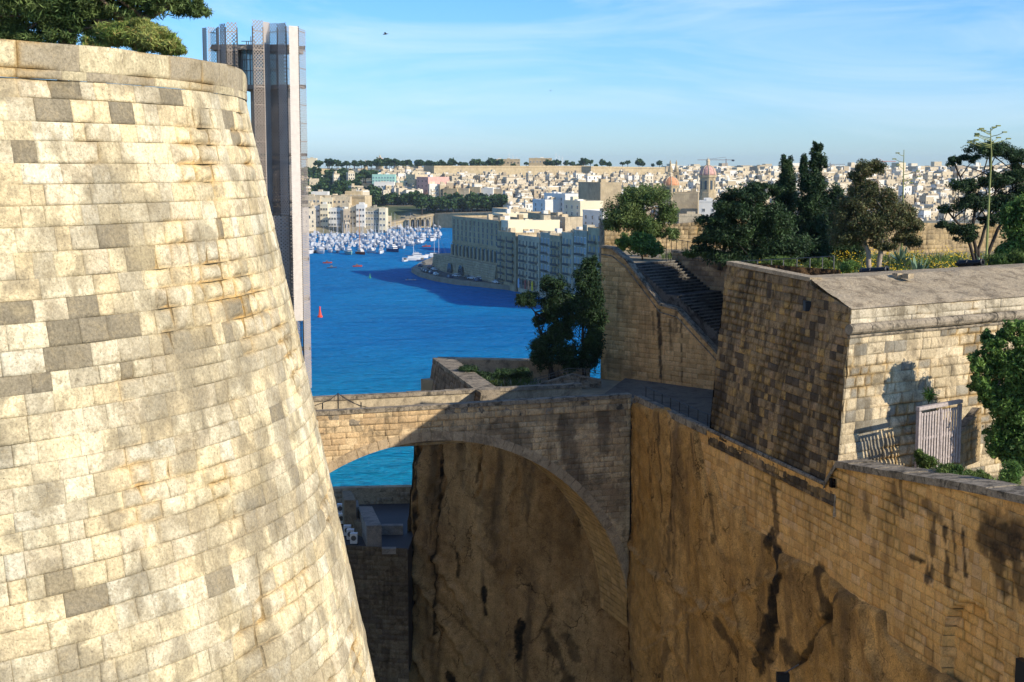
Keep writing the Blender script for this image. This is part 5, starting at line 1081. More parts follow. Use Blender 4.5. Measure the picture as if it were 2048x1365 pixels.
base_ = thing('bastion_base', 'pale stone bastion base with two dark vault openings under the arcaded building', 'bastion', (*fq(ta), 2))
sfW, lW = path_surf([fq(ta, 20), fq(ta), fq(tb_)], batter=lambda z: (zb_ - z) * .10)
masonry('wall', sfW, lW, 1.5, zb_, 1.1, 2.4, M['farst'], tinter([(.50, .40, .25), (.46, .36, .22)]), base_, res=1.2, joint=.05, prot=.05, seed=81)
mb = MB(); mb.prism([fq(ta, 20), fq(ta, .1), fq(tb_, .1), fq(tb_, 20)], 1, zb_ - .05); mb.build('body', M['farst'], base_)
for px, wv in ((903, 7.5), (925, 7.5)):
    t = tpx(px); mb = MB(); c = fq(t, -1.15); pts = [(math.cos(math.pi * j / 8) * wv / 2, 2.2 + math.sin(math.pi * j / 8) * wv * .62) for j in range(9)]
    mb.add([(*(c + fd * q[0]), q[1]) for q in pts], [list(range(9))[::-1]]); mb.build('vault_opening', M['pane'], base_)
M['sunwall'] = plain('sunlit_render', (.68, .60, .42), var=.06, sc=.1)
building('tall_house', 'tall cream house with a blank sunlit end wall right of the arcaded building', fq(t1 + .1, 4), fd, 9, 24, 3, zpx(1000, 446), M['sunwall'], 5, 2, pane='pane', clutter=2)
building('tall_house', 'cream block with a higher blank sunlit wall behind the arcaded building', fq(tpx(985, 26), 26), fd, 12, 14, 3, zpx(1010, 432, 26), M['sunwall'], 0, 0, clutter=2)
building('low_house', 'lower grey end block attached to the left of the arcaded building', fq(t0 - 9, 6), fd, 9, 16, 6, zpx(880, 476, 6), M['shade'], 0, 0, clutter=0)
fr = [(992, 1029, 468, 7, 3, 2, 'shade', 'waterfront apartment block with dark iron balconies, first right of the bastion base', 'pane'),
      (1030, 1073, 477, 6, 6, 2, 'cream', 'waterfront block with long balconies and coloured ground floor doors', 'pane'),
      (1074, 1094, 470, 6, 3, 1, 'pale', 'narrow pale blue grey waterfront block in the middle of the terrace row', 'shutter'),
      (1095, 1117, 476, 6, 3, 1, 'shade', 'narrow ochre waterfront block beside the pale blue grey one', 'pane'),
      (1118, 1140, 470, 6, 3, 1, 'cream', 'cream waterfront house partly hidden by the evergreen clump', 'shutter'),
      (1141, 1168, 466, 6, 4, 1, 'pale', 'pale waterfront house left of the last ochre one', 'shutter'),
      (1169, 1215, 462, 6, 5, 2, 'shade', 'last ochre waterfront house beside the stair wall', 'shutter')]
M['pale'] = stone('pale_grey_wall', base=(.52, .46, .34), lichen=(.22, .19, .14), lam=.5, streak=.6, grain=.2, bump=.2, lsc=.25, psc=.2)
for (a, b, yt, fl_, nc, bl, mt, lb, pn) in fr:
    ta_, tb2 = tpx(a), tpx(b); zt2 = zpx((a + b) / 2, yt); building('waterfront_house', lb, fq(ta_ + .2, .5 + rgc.uniform(0, 1)), fd, tb2 - ta_ - .5, 18, 2, zt2, M[mt], fl_, nc, ww=1.3, wh=2.0, pane=pn, balc=bl, clutter=5)
for k, (px, mt) in enumerate(((1036, 'blueroof'), (1042, 'iron2'), (1049, 'boatr'), (1056, 'orange'), (1063, 'yellow'))):
    t = tpx(px); mb = MB(); mb.box((*(fq(t, .3)), 3.6), (1.7, .25, 3.0), math.atan2(fd[1], fd[0])); mb.lathe((*(fq(t, .3) + fn_ * -.12), 5.1), [(.85, 0), (.85, .24)], 14, axis=(*fn_, 0))
    tag(mb.build('painted_door', M[mt], base=(*fq(t, .3), 2)), {'blueroof': 'blue arched garage door', 'iron2': 'grey arched garage door', 'boatr': 'red arched garage door', 'orange': 'orange arched garage door', 'yellow': 'yellow arched garage door'}[mt] + ' at street level on the waterfront', 'door')
# upper rows behind the waterfront
up = [(1012, 1048, 476, 40, 'white', 'pair of white rooms on the rooftops behind the waterfront', 2, 3), (1040, 1100, 430, 55, 'shade', 'long shaded block with windowed upper floor behind the waterfront', 3, 6), (1100, 1130, 437, 50, 'cream', 'cream house between the long shaded block and the yellow house', 3, 2),
      (1128, 1160, 405, 62, 'sunwall', 'tall yellow house with blue windows on the ridge', 5, 3), (1156, 1200, 368, 95, 'farst', 'large windowless sandstone block high on the ridge', 0, 0), (1088, 1130, 390, 105, 'white', 'white modern house with terraces on the ridge', 3, 3),
      (1065, 1090, 402, 95, 'white', 'small white house left of the modern white one', 2, 2), (1165, 1205, 425, 45, 'white', 'white house beside the round pine crown', 3, 3), (1000, 1040, 458, 30, 'cream', 'cream house behind the first balcony block', 3, 3), (1040, 1070, 455, 35, 'shade', 'ochre rooftop house behind the long balcony block', 2, 2), (985, 1015, 420, 90, 'cream', 'low cream house beyond the sunlit blank wall', 2, 2)]
for (a, b, yt, o, mt, lb, fl_, nc) in up:
    ta_, tb2 = tpx(a, o), tpx(b, o); building('ridge_house', lb, fq(ta_, o), fd, tb2 - ta_, 12, zpx((a + b) / 2, yt, o) - 16, zpx((a + b) / 2, yt, o), M[mt], fl_, nc, wz0=zpx((a + b) / 2, yt, o) - 3.3 * max(fl_, 1), ww=1.4, wh=1.6, pane='pane', clutter=2)

# ---- procedural town
rgt = random.Random(42)
def house_mesh(k):
    rg = random.Random(100 + k); mb = MB(); W_, D_, H_ = rg.uniform(7, 12), rg.uniform(8, 13), rg.uniform(8, 13)
    mb.box((0, 0, H_ / 2 - 4), (W_, D_, H_ + 8), 0, 0)
    for sy in (-1, 1): mb.box((0, sy * (D_ / 2 - .15), H_ + .45), (W_, .3, .9))
    for sx in (-1, 1): mb.box((sx * (W_ / 2 - .15), 0, H_ + .45), (.3, D_ - .6, .9))
    for j in range(rg.choice([1, 2, 2, 3])):
        w_, h_ = rg.uniform(2, 5), rg.uniform(1.5, 3.4); mb.box((rg.uniform(-W_ / 2 + w_ / 2 + .4, W_ / 2 - w_ / 2 - .4), rg.uniform(-D_ / 3, D_ / 3), H_ + h_ / 2 + .01), (w_, w_ * rg.uniform(.6, 1), h_))
    for f in range(int(H_ / 3.1)):
        n = rg.choice([2, 3]); z = 1.6 + f * 3.1
        for c in range(n):
            x = W_ * ((c + .5) / n - .5); hh = rg.choice([1.5, 2.1])
            for sy in (-1, 1): mb.box((x, sy * (D_ / 2), z), (1.1, .12, hh), 0, 1)
            y = D_ * ((c + .5) / n - .5)
            for sx in (-1, 1):
                if rg.random() < .6: mb.box((sx * W_ / 2, y, z), (.12, 1.1, hh), 0, 1)
        if rg.random() < .35: mb.box((0, -D_ / 2 - .4, z - 1.0), (W_ * .6, .8, .9), 0, 0)
    o = mb.build('house', [M['house'], M['pane']], local=True); me = o.data; bpy.data.objects.remove(o); return me, H_
protos = [house_mesh(k) for k in range(14)]
angT = math.atan2(fd[1], fd[0]); H = []
def keep(px, Y):
    if Y < 1120 and px < 1030: return False
    if 612 > px: return False
    if px < 765 and Y < 1700: return rgt.random() < .07
    if 1316 < px < 1442 and Y < 1020: return False
    if 860 < px < 1335 and Y > 1545: return False
    if px < 900 and Y < 1330: return False
    if px < 1010 and Y < 1360: return False
    return True
Y = 760.
while Y < 1660:
    step = 12 + (Y - 700) * .010; x0_, x1_ = (600 - 1024) / F * Y, (2120 - 1024) / F * Y; x = x0_ + rgt.uniform(0, 10)
    while x < x1_:
        px = 1024 + x / Y * F
        if keep(px, Y) and rgt.random() < (.94 if px < 1450 else .75): H.append((x + rgt.uniform(-2, 2), Y + rgt.uniform(-4, 4), rgt.choice([0, 1]) * math.pi / 2 + angT + rgt.uniform(-.06, .06), rgt.randrange(14), rgt.choice([.6, .75, .9, 1.15]) * rgt.uniform(.9, 1.1), rgt.uniform(.6, 1.25)))
        x += rgt.uniform(8, 12.5) 
    Y += step
for i in range(13):
    for j in range(9):
        tt2 = tpx(1004) + i * 13 + rgt.uniform(-3, 3); oo = 30 + j * 13 + rgt.uniform(-3, 3); p = fq(tt2, oo); px = 1024 + p[0] / p[1] * F
        if px < 1215 and tt2 < tpx(1225): H.append((p[0], p[1], angT + rgt.choice([0, 1]) * math.pi / 2, rgt.randrange(14), rgt.uniform(.7, 1.0), rgt.uniform(.6, 1.05)))
H.sort(key=lambda h: h[1])
def zone(px, Y):
    a = 'left of the church domes' if px < 1320 else ('around the church domes' if px < 1460 else 'beyond the garden trees')
    b = 'front rows' if Y < 1000 else ('middle rows' if Y < 1250 else 'upper rows'); return f'flat roofed house in the {b} of the far town, {a}', f'far town houses in the {b} {a}'
SV = []; SF = []; SM = []; cnt = 0
mats_ = [M['house'], M['pane']]
for (x, y, a, k, s, sz) in H:
    z = float(landz(x, y)); me, hh = protos[k]; px = 1024 + x / y * F
    if cnt < 290 and rgt.random() < .8:
        o = bpy.data.objects.new('town_house', me); COL.objects.link(o); o.location = (x, y, z); o.rotation_euler = (0, 0, a); o.scale = (s, s, sz); lb, gr = zone(px, y); tag(o, lb, 'house', gr); cnt += 1
    else:
        V = np.array([v.co[:] for v in me.vertices]) * (s, s, sz); ca, sa = math.cos(a), math.sin(a); V = np.stack([V[:, 0] * ca - V[:, 1] * sa + x, V[:, 0] * sa + V[:, 1] * ca + y, V[:, 2] + z], 1); b = sum(len(q) for q in SV); SV.append(V)
        SF += [[b + i for i in p.vertices] for p in me.polygons]; SM += [p.material_index for p in me.polygons]
o = mesh_obj('distant_houses', np.concatenate(SV), SF, mats_, mi=SM); tag(o, 'packed pale houses of the town on the far slope', kind='stuff')
# skyline town on the horizon
mb = MB()
for k in range(1500):
    px = rgt.uniform(1330, 2150) if rgt.random() < .96 else rgt.uniform(600, 1330); Y = rgt.uniform(2100, 4400); x = (px - 1024) / F * Y; z = float(landz(x, Y)); h = rgt.uniform(4, 10) * (1.0 if rgt.random() < .97 else 1.7)
    if px < 1330: h *= .4
    w_ = rgt.uniform(7, 18); mb.box((x, Y, z + h / 2 - 3), (w_, rgt.uniform(8, 18), h + 6), angT + rgt.uniform(-.3, .3))
tag(mb.build('skyline_town', M['house']), 'pale blocks of the town along the horizon', kind='stuff')

# ---- landmarks
def wallrun(name, label, px0, px1, y0, y1, D0, D1, zb, mat, th=8, batter=0):
    a = at(px0, y0, D0); b = at(px1, y1, D1); d = unit(b[:2] - a[:2]); n = np.array((d[1], -d[0])); root = thing(name, label, 'wall', (*a[:2], zb)); mb = MB(); mb.prism([a[:2] + n * batter, b[:2] + n * batter, b[:2] - n * th, a[:2] - n * th], [zb] * 4, [a[2], b[2], b[2], a[2]]); mb.build('wall', mat, root)
    mb = MB(); mb.prism([a[:2] + n * (batter + .5), b[:2] + n * (batter + .5), b[:2] + n * batter, a[:2] + n * batter], [a[2] - 1.6, b[2] - 1.6, b[2] - 1.6, a[2] - 1.6], [a[2] - .8, b[2] - .8, b[2] - .8, a[2] - .8]); mb.build('cornice', mat, root); return root
M['fort'] = stone('fort_stone', base=(.54, .43, .26), lichen=(.36, .28, .17), lam=.5, streak=.35, grain=.15, bump=.2, lsc=.06)
wallrun('fortress_wall', 'long sunlit fortress wall along the ridge above the town', 868, 1180, 332, 332, 1600, 1690, 25, M['fort'], 30)
wallrun('fortress_wall', 'shorter fortress wall continuing right towards the church domes', 1182, 1330, 333, 335, 1600, 1650, 25, M['fort'], 20)
wallrun('fortress_wall', 'sunlit old rampart on the far left behind the lift tower', 600, 668, 335, 339, 1700, 1720, 15, M['fort'], 20)
wallrun('fortress_wall', 'small ochre rampart above the marina houses', 600, 730, 391, 392, 1190, 1180, 3, M['fort'], 20)
rp_ = wallrun('ramp_wall', 'sunlit ramp wall with four arches behind the marina masts', 735, 868, 455, 428, 1225, 1240, 0, M['fort'], 25)
wallrun('ramp_wall', 'straight sunlit quay wall continuing the arched ramp to the right', 869, 1012, 427, 424, 1240, 1200, 0, M['fort'], 25)
for px in (826, 836, 846, 855):
    c = at(px, 446, 1234); mb = MB(); pts = [(math.cos(math.pi * j / 8) * 1.7, c[2] + 1.2 + math.sin(math.pi * j / 8) * 1.9) for j in range(9)] + [(-1.7, c[2] - 3), (1.7, c[2] - 3)]
    mb.add([(c[0] + q[0], c[1] - (c[1] - 1236) - 4.5, q[1]) for q in pts], [list(range(11))[::-1]]); mb.build('arch_opening', M['pane'], rp_)
mb = MB()
for px in (826, 836, 846, 855):
    c = at(px, 446, 1234); mb.box((c[0] - 2.3, 1230.6, c[2]), (1.2, 2.2, 9)); mb.box((c[0] + 2.3, 1230.6, c[2]), (1.2, 2.2, 9)); mb.box((c[0], 1230.6, c[2] + 3.7), (5, 2.2, 1.2))
mb.build('arch_piers', M['fort'], rp_)
def block(name, label, px0, px1, yt, D, h, mat, dep=14, fl_=3, nc=4, ang=None, cat='building', cl=2, pane='pane', ww=1.4):
    a = at(px0, yt, D); b = at(px1, yt, D); d = unit((math.cos(ang or 0), math.sin(ang or 0))); ln = (b[0] - a[0]) / d[0]
    return building(name, label, a[:2], d, ln, dep, a[2] - h, a[2], M[mat], fl_, nc, ww=ww, wh=1.6, clutter=cl, cat=cat, pane=pane)
block('green_building', 'pale green glass fronted building above the marina trees', 744, 790, 351, 1420, 15, 'palegreen', fl_=4, nc=8, pane='shutter')
block('white_hall', 'white building in front of the pale green one', 748, 788, 366, 1390, 14, 'white', fl_=2, nc=6)
block('pink_building', 'tall pink building left of the walled harbour front', 833, 858, 356, 1390, 30, 'pink', dep=25, fl_=6, nc=3, ang=-.9)
block('cream_building', 'cream tower block beside the tall pink building', 812, 832, 351, 1430, 28, 'cream', dep=25, fl_=5, nc=3, ang=-.9)
for i, (a, b, yt, mt, lb) in enumerate(((886, 914, 379, 'shade', 'ochre harbour front block, left end of the blank row above the trees'), (915, 938, 379, 'cream', 'cream harbour front block, second in the blank row above the trees'), (939, 960, 376, 'shade', 'dark ochre harbour front block in the middle of the blank row above the trees'), (961, 986, 378, 'white', 'white harbour front block near the right end of the blank row above the trees'), (987, 1004, 380, 'cream', 'narrow cream block at the right end of the blank row above the trees'))):
    block('harbour_block', lb, a, b, yt, 1370, 22, mt, dep=22, fl_=2, nc=3, ang=-.25)
block('dock_building', 'long shaded dockside building right of the round trees', 985, 1050, 399, 1300, 14, 'shade', fl_=0, nc=0, ang=-.2)
block('hilltop_barracks', 'grey stone barracks on the ridge among trees, left block', 992, 1040, 320, 1780, 14, 'shade', fl_=2, nc=7)
block('hilltop_barracks', 'grey stone barracks on the ridge, right block', 1058, 1104, 318, 1800, 14, 'shade', fl_=2, nc=7)
block('white_church', 'small pale church with stepped gable at the far left skyline', 612, 632, 318, 1900, 10, 'sunwall', fl_=0, nc=0, cl=1)
# marina front row
xs = [(604, 622, 404, 'cream'), (622, 640, 410, 'white'), (640, 656, 407, 'sunwall'), (656, 684, 414, 'white'), (684, 698, 405, 'cream'), (698, 712, 412, 'sunwall'), (712, 730, 408, 'white'), (730, 758, 414, 'pale'), (758, 772, 415, 'sunwall')]
nth = ['leftmost', 'second from the left', 'third from the left', 'fourth from the left', 'fifth from the left', 'sixth from the left', 'third from the right', 'second from the right', 'rightmost']
for i, (a, b, yt, mt) in enumerate(xs):
    block('marina_house', f'marina front house, {nth[i]} in the row behind the masts', a, b - .6, yt + 4, 1142 + (i % 2) * 3, 26, mt, fl_=5, nc=max(2, (b - a) // 5), cl=2, ang=-.05)
for i, (a, b, yt, D, mt) in enumerate(((610, 640, 395, 1165, 'cream'), (640, 665, 398, 1166, 'sunwall'), (665, 700, 396, 1168, 'cream'), (622, 655, 386, 1215, 'white'), (690, 722, 385, 1200, 'fort'))):
    block('upper_house', ['cream house just above the left end of the marina front', 'yellow house above the marina front, second from the left', 'wide cream house above the middle of the marina front', 'white house highest above the marina front', 'blocky sandstone house on the small rampart'][i], a, b, yt, D, 22, mt, fl_=4, nc=4)

# ---- domes and church towers
def dome_church(label, px, ytop, ybase, D, rpx, dmat, lantern=True, drum_h=.8):
    k = D / F; c = at(px, ybase, D); r = rpx * k; H_ = (ybase - ytop) * k; root = thing('church_dome', label, 'dome', c); lh = H_ * .22; dh = min(r * 1.15, H_ * .36); du = H_ - lh - dh; n = 8
    mb = MB(); mb.lathe((c[0], c[1], c[2]), [(r * .98, -6), (r * .98, du * .12), (r * .92, du * .13), (r * .92, du * .86), (r * 1.03, du * .88), (r * 1.03, du), (r, du)], n); mb.build('drum', M['shade'], root)
    mb = MB(); mb.lathe((c[0], c[1], c[2] + du), [(r * .97 * math.cos(t), dh * math.sin(t)) for t in np.linspace(0, 1.45, 10)], 16); mb.build('dome', M[dmat], root, smooth=True)
    mb = MB()
    for j in range(8):
        a = 2 * math.pi * j / 8; mb.tube([(c[0] + math.cos(a) * r * .985 * math.cos(t), c[1] + math.sin(a) * r * .985 * math.cos(t), c[2] + du + dh * 1.01 * math.sin(t)) for t in np.linspace(0, 1.45, 7)], r * .045, 4)
    mb.build('ribs', M['cream'], root)
    for j in range(8):
        a = 2 * math.pi * (j + .5) / 8; mb = MB(); mb.box((c[0] + math.cos(a) * r * .86, c[1] + math.sin(a) * r * .86, c[2] + du * .5), (r * .06, r * .26, du * .45), a); mb.build('window', M['pane'], root)
    mb = MB(); z = c[2] + du + dh * .96; mb.lathe((c[0], c[1], z), [(r * .22, 0), (r * .2, lh * .5), (r * .25, lh * .52), (r * .22, lh * .6), (r * .12, lh * .78), (r * .03, lh * .85), (r * .02, lh)], 8); mb.build('lantern', M['cream'], root); return root
dome_church('tall octagonal church drum with a faded pink dome and lantern, right of the belfries', 1415, 315, 390, 1010, 17, 'dome')
dome_church('low orange and white church dome in front of the twin belfries', 1341, 343, 392, 900, 17, 'orange')
dome_church('distant red dome on the skyline left of the blue roofed hall', 760, 310, 335, 2400, 7.5, 'dome')
dome_church('small distant dome left of the red one', 731, 320, 334, 2400, 4, 'cream')
for i, px in enumerate((1340, 1352)):
    D = 960; k = D / F; c = at(px, 385, D); root = thing('belfry', ['left of the two ornate church belfries', 'right of the two ornate church belfries'][i], 'belfry', c); w_ = 9.5 * k
    z = c[2]; zt3 = at(px, 320, D)[2]; h = zt3 - z; mb = MB(); mb.box((c[0], c[1], z + h * .3 - 3), (w_, w_, h * .6 + 6)); mb.box((c[0], c[1], z + h * .61), (w_ * 1.15, w_ * 1.15, h * .03)); mb.box((c[0], c[1], z + h * .3), (w_ * 1.12, w_ * 1.12, h * .03)); mb.build('tower', M['shade'], root)
    mb = MB(); mb.lathe((c[0], c[1], z + h * .62), [(w_ * .5, 0), (w_ * .5, h * .05), (w_ * .36, h * .16), (w_ * .2, h * .2), (w_ * .18, h * .27), (w_ * .22, h * .28), (w_ * .08, h * .34), (.1, h * .38)], 8); mb.build('cap', M['shade'], root)
    for z2 in (.15, .45):
        mb = MB(); mb.box((c[0], c[1] - w_ * .5, z + h * z2), (w_ * .35, .2, h * .16)); mb.box((c[0] + w_ * .5, c[1], z + h * z2), (.2, w_ * .35, h * .16)); mb.build('opening', M['pane'], root)
block('stone_church', 'large blank sunlit stone church flank below the orange dome', 1345, 1395, 389, 820, 26, 'farst', dep=30, fl_=0, nc=0, ang=-.15, cl=1)
block('white_house', 'white stepped house beside the blank church flank', 1398, 1435, 405, 800, 24, 'white', dep=14, fl_=3, nc=2, ang=-.15)
block('white_house', 'low white house with a long parapet in front of the church flank', 1358, 1405, 433, 700, 14, 'cream', dep=10, fl_=0, nc=0, ang=-.1, cl=1)
# aqueduct like arcade at right
a = at(1482, 345, 1750); b = at(1560, 345, 1750); root = thing('arcade', 'long pale colonnaded building left of the tall cypress', 'arcade', a); mb = MB(); mb.box(((a[0] + b[0]) / 2, 1750, a[2] - .7), (b[0] - a[0], 8, 1.4)); mb.box(((a[0] + b[0]) / 2, 1750, a[2] - 10), (b[0] - a[0], 8, 8)); mb.build('wall', M['cream'], root)
mb = MB(); mb.box(((a[0] + b[0]) / 2, 1753, a[2] - 4), (b[0] - a[0], 1, 6)); mb.build('recess', M['pane'], root)
for k in range(26): mb = MB(); mb.box((a[0] + (b[0] - a[0]) * (k + .5) / 26, 1747.5, a[2] - 3.8), (.7, 1.5, 5)); mb.build('pillar', M['cream'], root)
# blue barrel roof
a = at(786, 334, 2100); b = at(848, 334, 2100); root = thing('sports_hall', 'hall with a long curved pale blue roof on the skyline', 'hall', a); r_ = (b[0] - a[0]) / 2; mb = MB()
mb.box(((a[0] + b[0]) / 2, 2110, a[2] - 2), (2 * r_ * .9, 20, 7)); mb.build('wall', M['cream'], root)
V = []; 
for j in range(13):
    t = j / 12; x = a[0] + (b[0] - a[0]) * t; z = a[2] + 7.2 * (1 - (2 * t - 1) ** 2) ** .8; V += [(x, 2095, z - 1), (x, 2110, z + 1), (x, 2125, z - 1)]
mb = MB(); mb.add(V, [(3 * j, 3 * j + 3, 3 * j + 4, 3 * j + 1) for j in range(12)] + [(3 * j + 1, 3 * j + 4, 3 * j + 5, 3 * j + 2) for j in range(12)]); mb.build('roof', M['blueroof'], root)
# cranes, masts
def crane(label, px, ytop, ybase, D, x0, x1, mat):
    k = D / F; c = at(px, ybase, D); zt4 = at(px, ytop, D)[2]; root = thing('tower_crane', label, 'crane', c, 'tower cranes on the horizon'); mb = MB(); mb.box((c[0], c[1], (c[2] + zt4) / 2), (1.6, 1.6, zt4 - c[2])); mb.build('mast', M[mat], root)
    xa, xb = at(x0, ytop, D)[0], at(x1, ytop, D)[0]; mb = MB(); mb.box(((xa + xb) / 2, c[1], zt4 - 2), (xb - xa, 1.1, 1.1)); mb.tube([(xa * .75 + xb * .25, c[1], zt4 - 1), (c[0], c[1], zt4 + 3)], .3, 4); mb.build('jib', M[mat], root)
    mb = MB(); e = xb if abs(xb - c[0]) < abs(xa - c[0]) else xa; mb.box((e, c[1], zt4 - 3), (5, 2, 3)); mb.build('counterweight', M['iron'], root)
M['craneg'] = plain('crane_steel', (.22, .2, .2)); M['cranr'] = plain('crane_red', (.5, .16, .12))
crane('dark tower crane with a long jib just right of the pink church dome', 1452, 318, 332, 2600, 1395, 1466, 'craneg'); crane('red tower crane behind the brown tinged tree', 1757, 321, 334, 2600, 1757, 1792, 'cranr'); crane('pale tower crane right of the tall cypress', 1660, 327, 338, 2700, 1650, 1690, 'craneg')
for i, px in enumerate((1018, 1026, 1034, 1112, 1118, 1125)):
    p = at(px, 332, 1900); q = at(px, 305 + (i % 3) * 4, 1900); mb = MB(); mb.tube([p, q], [.35, .18], 5)
    for f in (.6, .8): mb.box((p[0], p[1], p[2] + (q[2] - p[2]) * f), (3, .3, .3))
    tag(mb.build('radio_mast', M['ac'], base=p), ['leftmost thin radio mast on the barracks ridge', 'second thin radio mast from the left on the ridge', 'third thin radio mast from the left on the ridge', 'left of the three radio masts by the ridge tower', 'middle of the three radio masts by the ridge tower', 'right of the three radio masts by the ridge tower'][i], 'mast')

# ---- far trees
def fartree_mesh(k, kind):
    rg = np.random.default_rng(300 + k); cl = [(0, 0, 4.2, 3.2, 3.2, 2.4), (1.4, 0, 3.6, 2.4, 2.4, 1.8), (-1.5, .5, 3.8, 2.3, 2.4, 1.8)] if kind == 'r' else [(0, 0, 5.2, 3.6, 3.6, 1.3), (1.5, 0, 4.6, 2.6, 2.6, 1.1)]
    o, C = leaves('crown', cl, 850, .62, M['farleaf'], seed=300 + k, sub=16, subr=.4, asp=.7); cm = o.data; bpy.data.objects.remove(o); mb = MB(); mb.tube([(0, 0, -1), (.1, 0, 2), (0, .1, 4)], [.3, .22, .12], 6)
    for j in range(4): c = C[j * 5 % len(C)][:3]; mb.tube([(.1, 0, 2), c], [.14, .05], 4)
    o = mb.build('trunk', M['darkbark'], local=True); tm_ = o.data; bpy.data.objects.remove(o); return cm, tm_
ftp = [fartree_mesh(0, 'r'), fartree_mesh(1, 'r'), fartree_mesh(2, 'r'), fartree_mesh(3, 'f')]
def fartree(px, D, s, label, group, z=None, k=None, base=None):
    x = (px - 1024) / F * D; z = float(landz(x, D)) if z is None else z; root = thing('tree', label, 'tree', (x, D, z), group, rgt.uniform(0, 6.28)); root.scale = (s, s, s * rgt.uniform(.85, 1.15)); cm, tm_ = ftp[rgt.randrange(3) if k is None else k]
    for n_, me in (('crown', cm), ('trunk', tm_)): o = bpy.data.objects.new(n_, me); COL.objects.link(o); o.parent = root
GA = 'round trees lining the harbour road'
for i in range(44):
    px = 752 + i * 5.9 + rgt.uniform(-3, 3); D = 1262 + rgt.uniform(-12, 12) + (60 if px < 840 else 0); fartree(px, D, rgt.uniform(1.35, 2.0) * (1.35 if px > 835 else 1), 'round dark green tree in the line along the harbour road behind the marina', GA, z=at(px, 424 - (12 if px < 840 else 0), D)[2] - 1)
for i in range(95):
    px = rgt.uniform(608, 770); D = rgt.uniform(1300, 1640); fartree(px, D, rgt.uniform(1.5, 2.5), 'dark green tree on the wooded slope at the far left above the marina', 'trees on the wooded slope above the marina', z=at(px, 345 + (1640 - D) * .19 + 12, D)[2])
for i in range(150):
    px = rgt.uniform(638, 1340) if i % 2 else rgt.uniform(638, 990); D = rgt.uniform(1740, 1980); fartree(px, D, rgt.uniform(.8, 1.7), 'dark tree on the ridge skyline behind the fortress wall', 'trees along the ridge skyline', z=at(px, 336, D)[2], k=rgt.choice([0, 1, 2, 3]))
for i in range(22):
    px = rgt.uniform(1440, 1660); D = rgt.uniform(1350, 1720); fartree(px, D, rgt.uniform(1.3, 2.0), 'dark green tree in the grove between the church dome and the cypresses', 'trees in the grove right of the church')

# ---- boats
def yacht_parts(kind, rg):
    L_ = {'m': 12, 'M': 19, 's': 11, 'd': 5}[kind]; B = L_ * (.27 if kind != 's' else .24); h = L_ * .11; mb = MB(); V = []; sec = 8
    for i in range(sec + 1):
        t = i / sec; w_ = B / 2 * (1 - max(0, (t - .5) / .5) ** 2.2) * (.86 + .14 * min(1, t * 4)); x = -L_ / 2 + L_ * t; sh = h * (1 + .35 * t * t); w_ = max(w_, .04)
        V += [(x, -w_, sh), (x, -w_ * .75, -.1), (x, 0, -.35), (x, w_ * .75, -.1), (x, w_, sh)]
    Fs = [(5 * i + j, 5 * i + j + 1, 5 * i + j + 6, 5 * i + j + 5) for i in range(sec) for j in range(4)] + [(5 * i + 4, 5 * i, 5 * i + 5, 5 * i + 9) for i in range(sec)] + [(0, 4, 3, 2, 1)]
    mb.add(V, Fs); hull = mb; parts = [('hull', mb, 'boatw')]
    c = MB()
    if kind in 'mM':
        c.box((-L_ * .05, 0, h + L_ * .05), (L_ * .5, B * .72, L_ * .11), 0, 0, .12); c.box((-L_ * .09, 0, h + L_ * .14), (L_ * .3, B * .6, L_ * .07), 0, 0, .15); parts.append(('cabin', c, 'boatw'))
        w2 = MB(); w2.box((-L_ * .04, 0, h + L_ * .062), (L_ * .5, B * .74, L_ * .03), 0, 0, .1); w2.box((-L_ * .08, 0, h + L_ * .147), (L_ * .305, B * .61, L_ * .028), 0, 0, .1); parts.append(('windows', w2, 'boatb'))
        m2 = MB(); m2.tube([(-L_ * .12, 0, h + L_ * .17), (-L_ * .16, 0, h + L_ * .28)], .09, 4); parts.append(('radar_mast', m2, 'boatw'))
    elif kind == 's':
        c.box((-L_ * .02, 0, h + .35), (L_ * .45, B * .55, .7), 0, 0, .2); parts.append(('cabin', c, 'boatw')); m2 = MB(); m2.tube([(L_ * .05, 0, h), (L_ * .05, 0, h + L_ * 1.25)], [.13, .09], 5); m2.box((L_ * .05, 0, h + L_ * .75), (.1, 1.6, .08)); parts.append(('mast', m2, 'boatw'))
        b2 = MB(); b2.tube([(L_ * .05, 0, h + 1.2), (-L_ * .38, 0, h + 1.25)], .18, 5); parts.append(('furled_sail', b2, 'boatb')); s2 = MB(); s2.tube([(L_ * .48, 0, h * 1.3), (L_ * .05, 0, h + L_ * 1.2)], .035, 3); s2.tube([(-L_ * .49, 0, h), (L_ * .05, 0, h + L_ * 1.2)], .035, 3); parts.append(('rigging', s2, 'iron2'))
    else:
        c.box((-.3, 0, h + .35), (1.2, .9, .8), 0, 0, .1); parts.append(('console', c, 'iron2'))
    return [(n, mb_.build(n, M[m_], local=True), m_) for n, mb_, m_ in parts]
BP = {}
for kd2 in 'mMsd':
    pl = yacht_parts(kd2, rgt); BP[kd2] = [(n, o.data) for n, o, m_ in pl]; [bpy.data.objects.remove(o) for n, o, m_ in pl]
def boat(kind, x, y, a, s, label, cat, group=None, hullmat=None, name=None):
    root = thing(name or {'m': 'motor_yacht', 'M': 'motor_yacht', 's': 'sailing_boat', 'd': 'small_boat'}[kind], label, cat, (x, y, .15), group, a); root.scale = (s, s, s)
    for n, me in BP[kind]:
        o = bpy.data.objects.new(n, me); COL.objects.link(o); o.parent = root
        if n == 'hull' and hullmat: o.material_slots[0].link = 'OBJECT'; o.material_slots[0].material = M[hullmat]
    return root
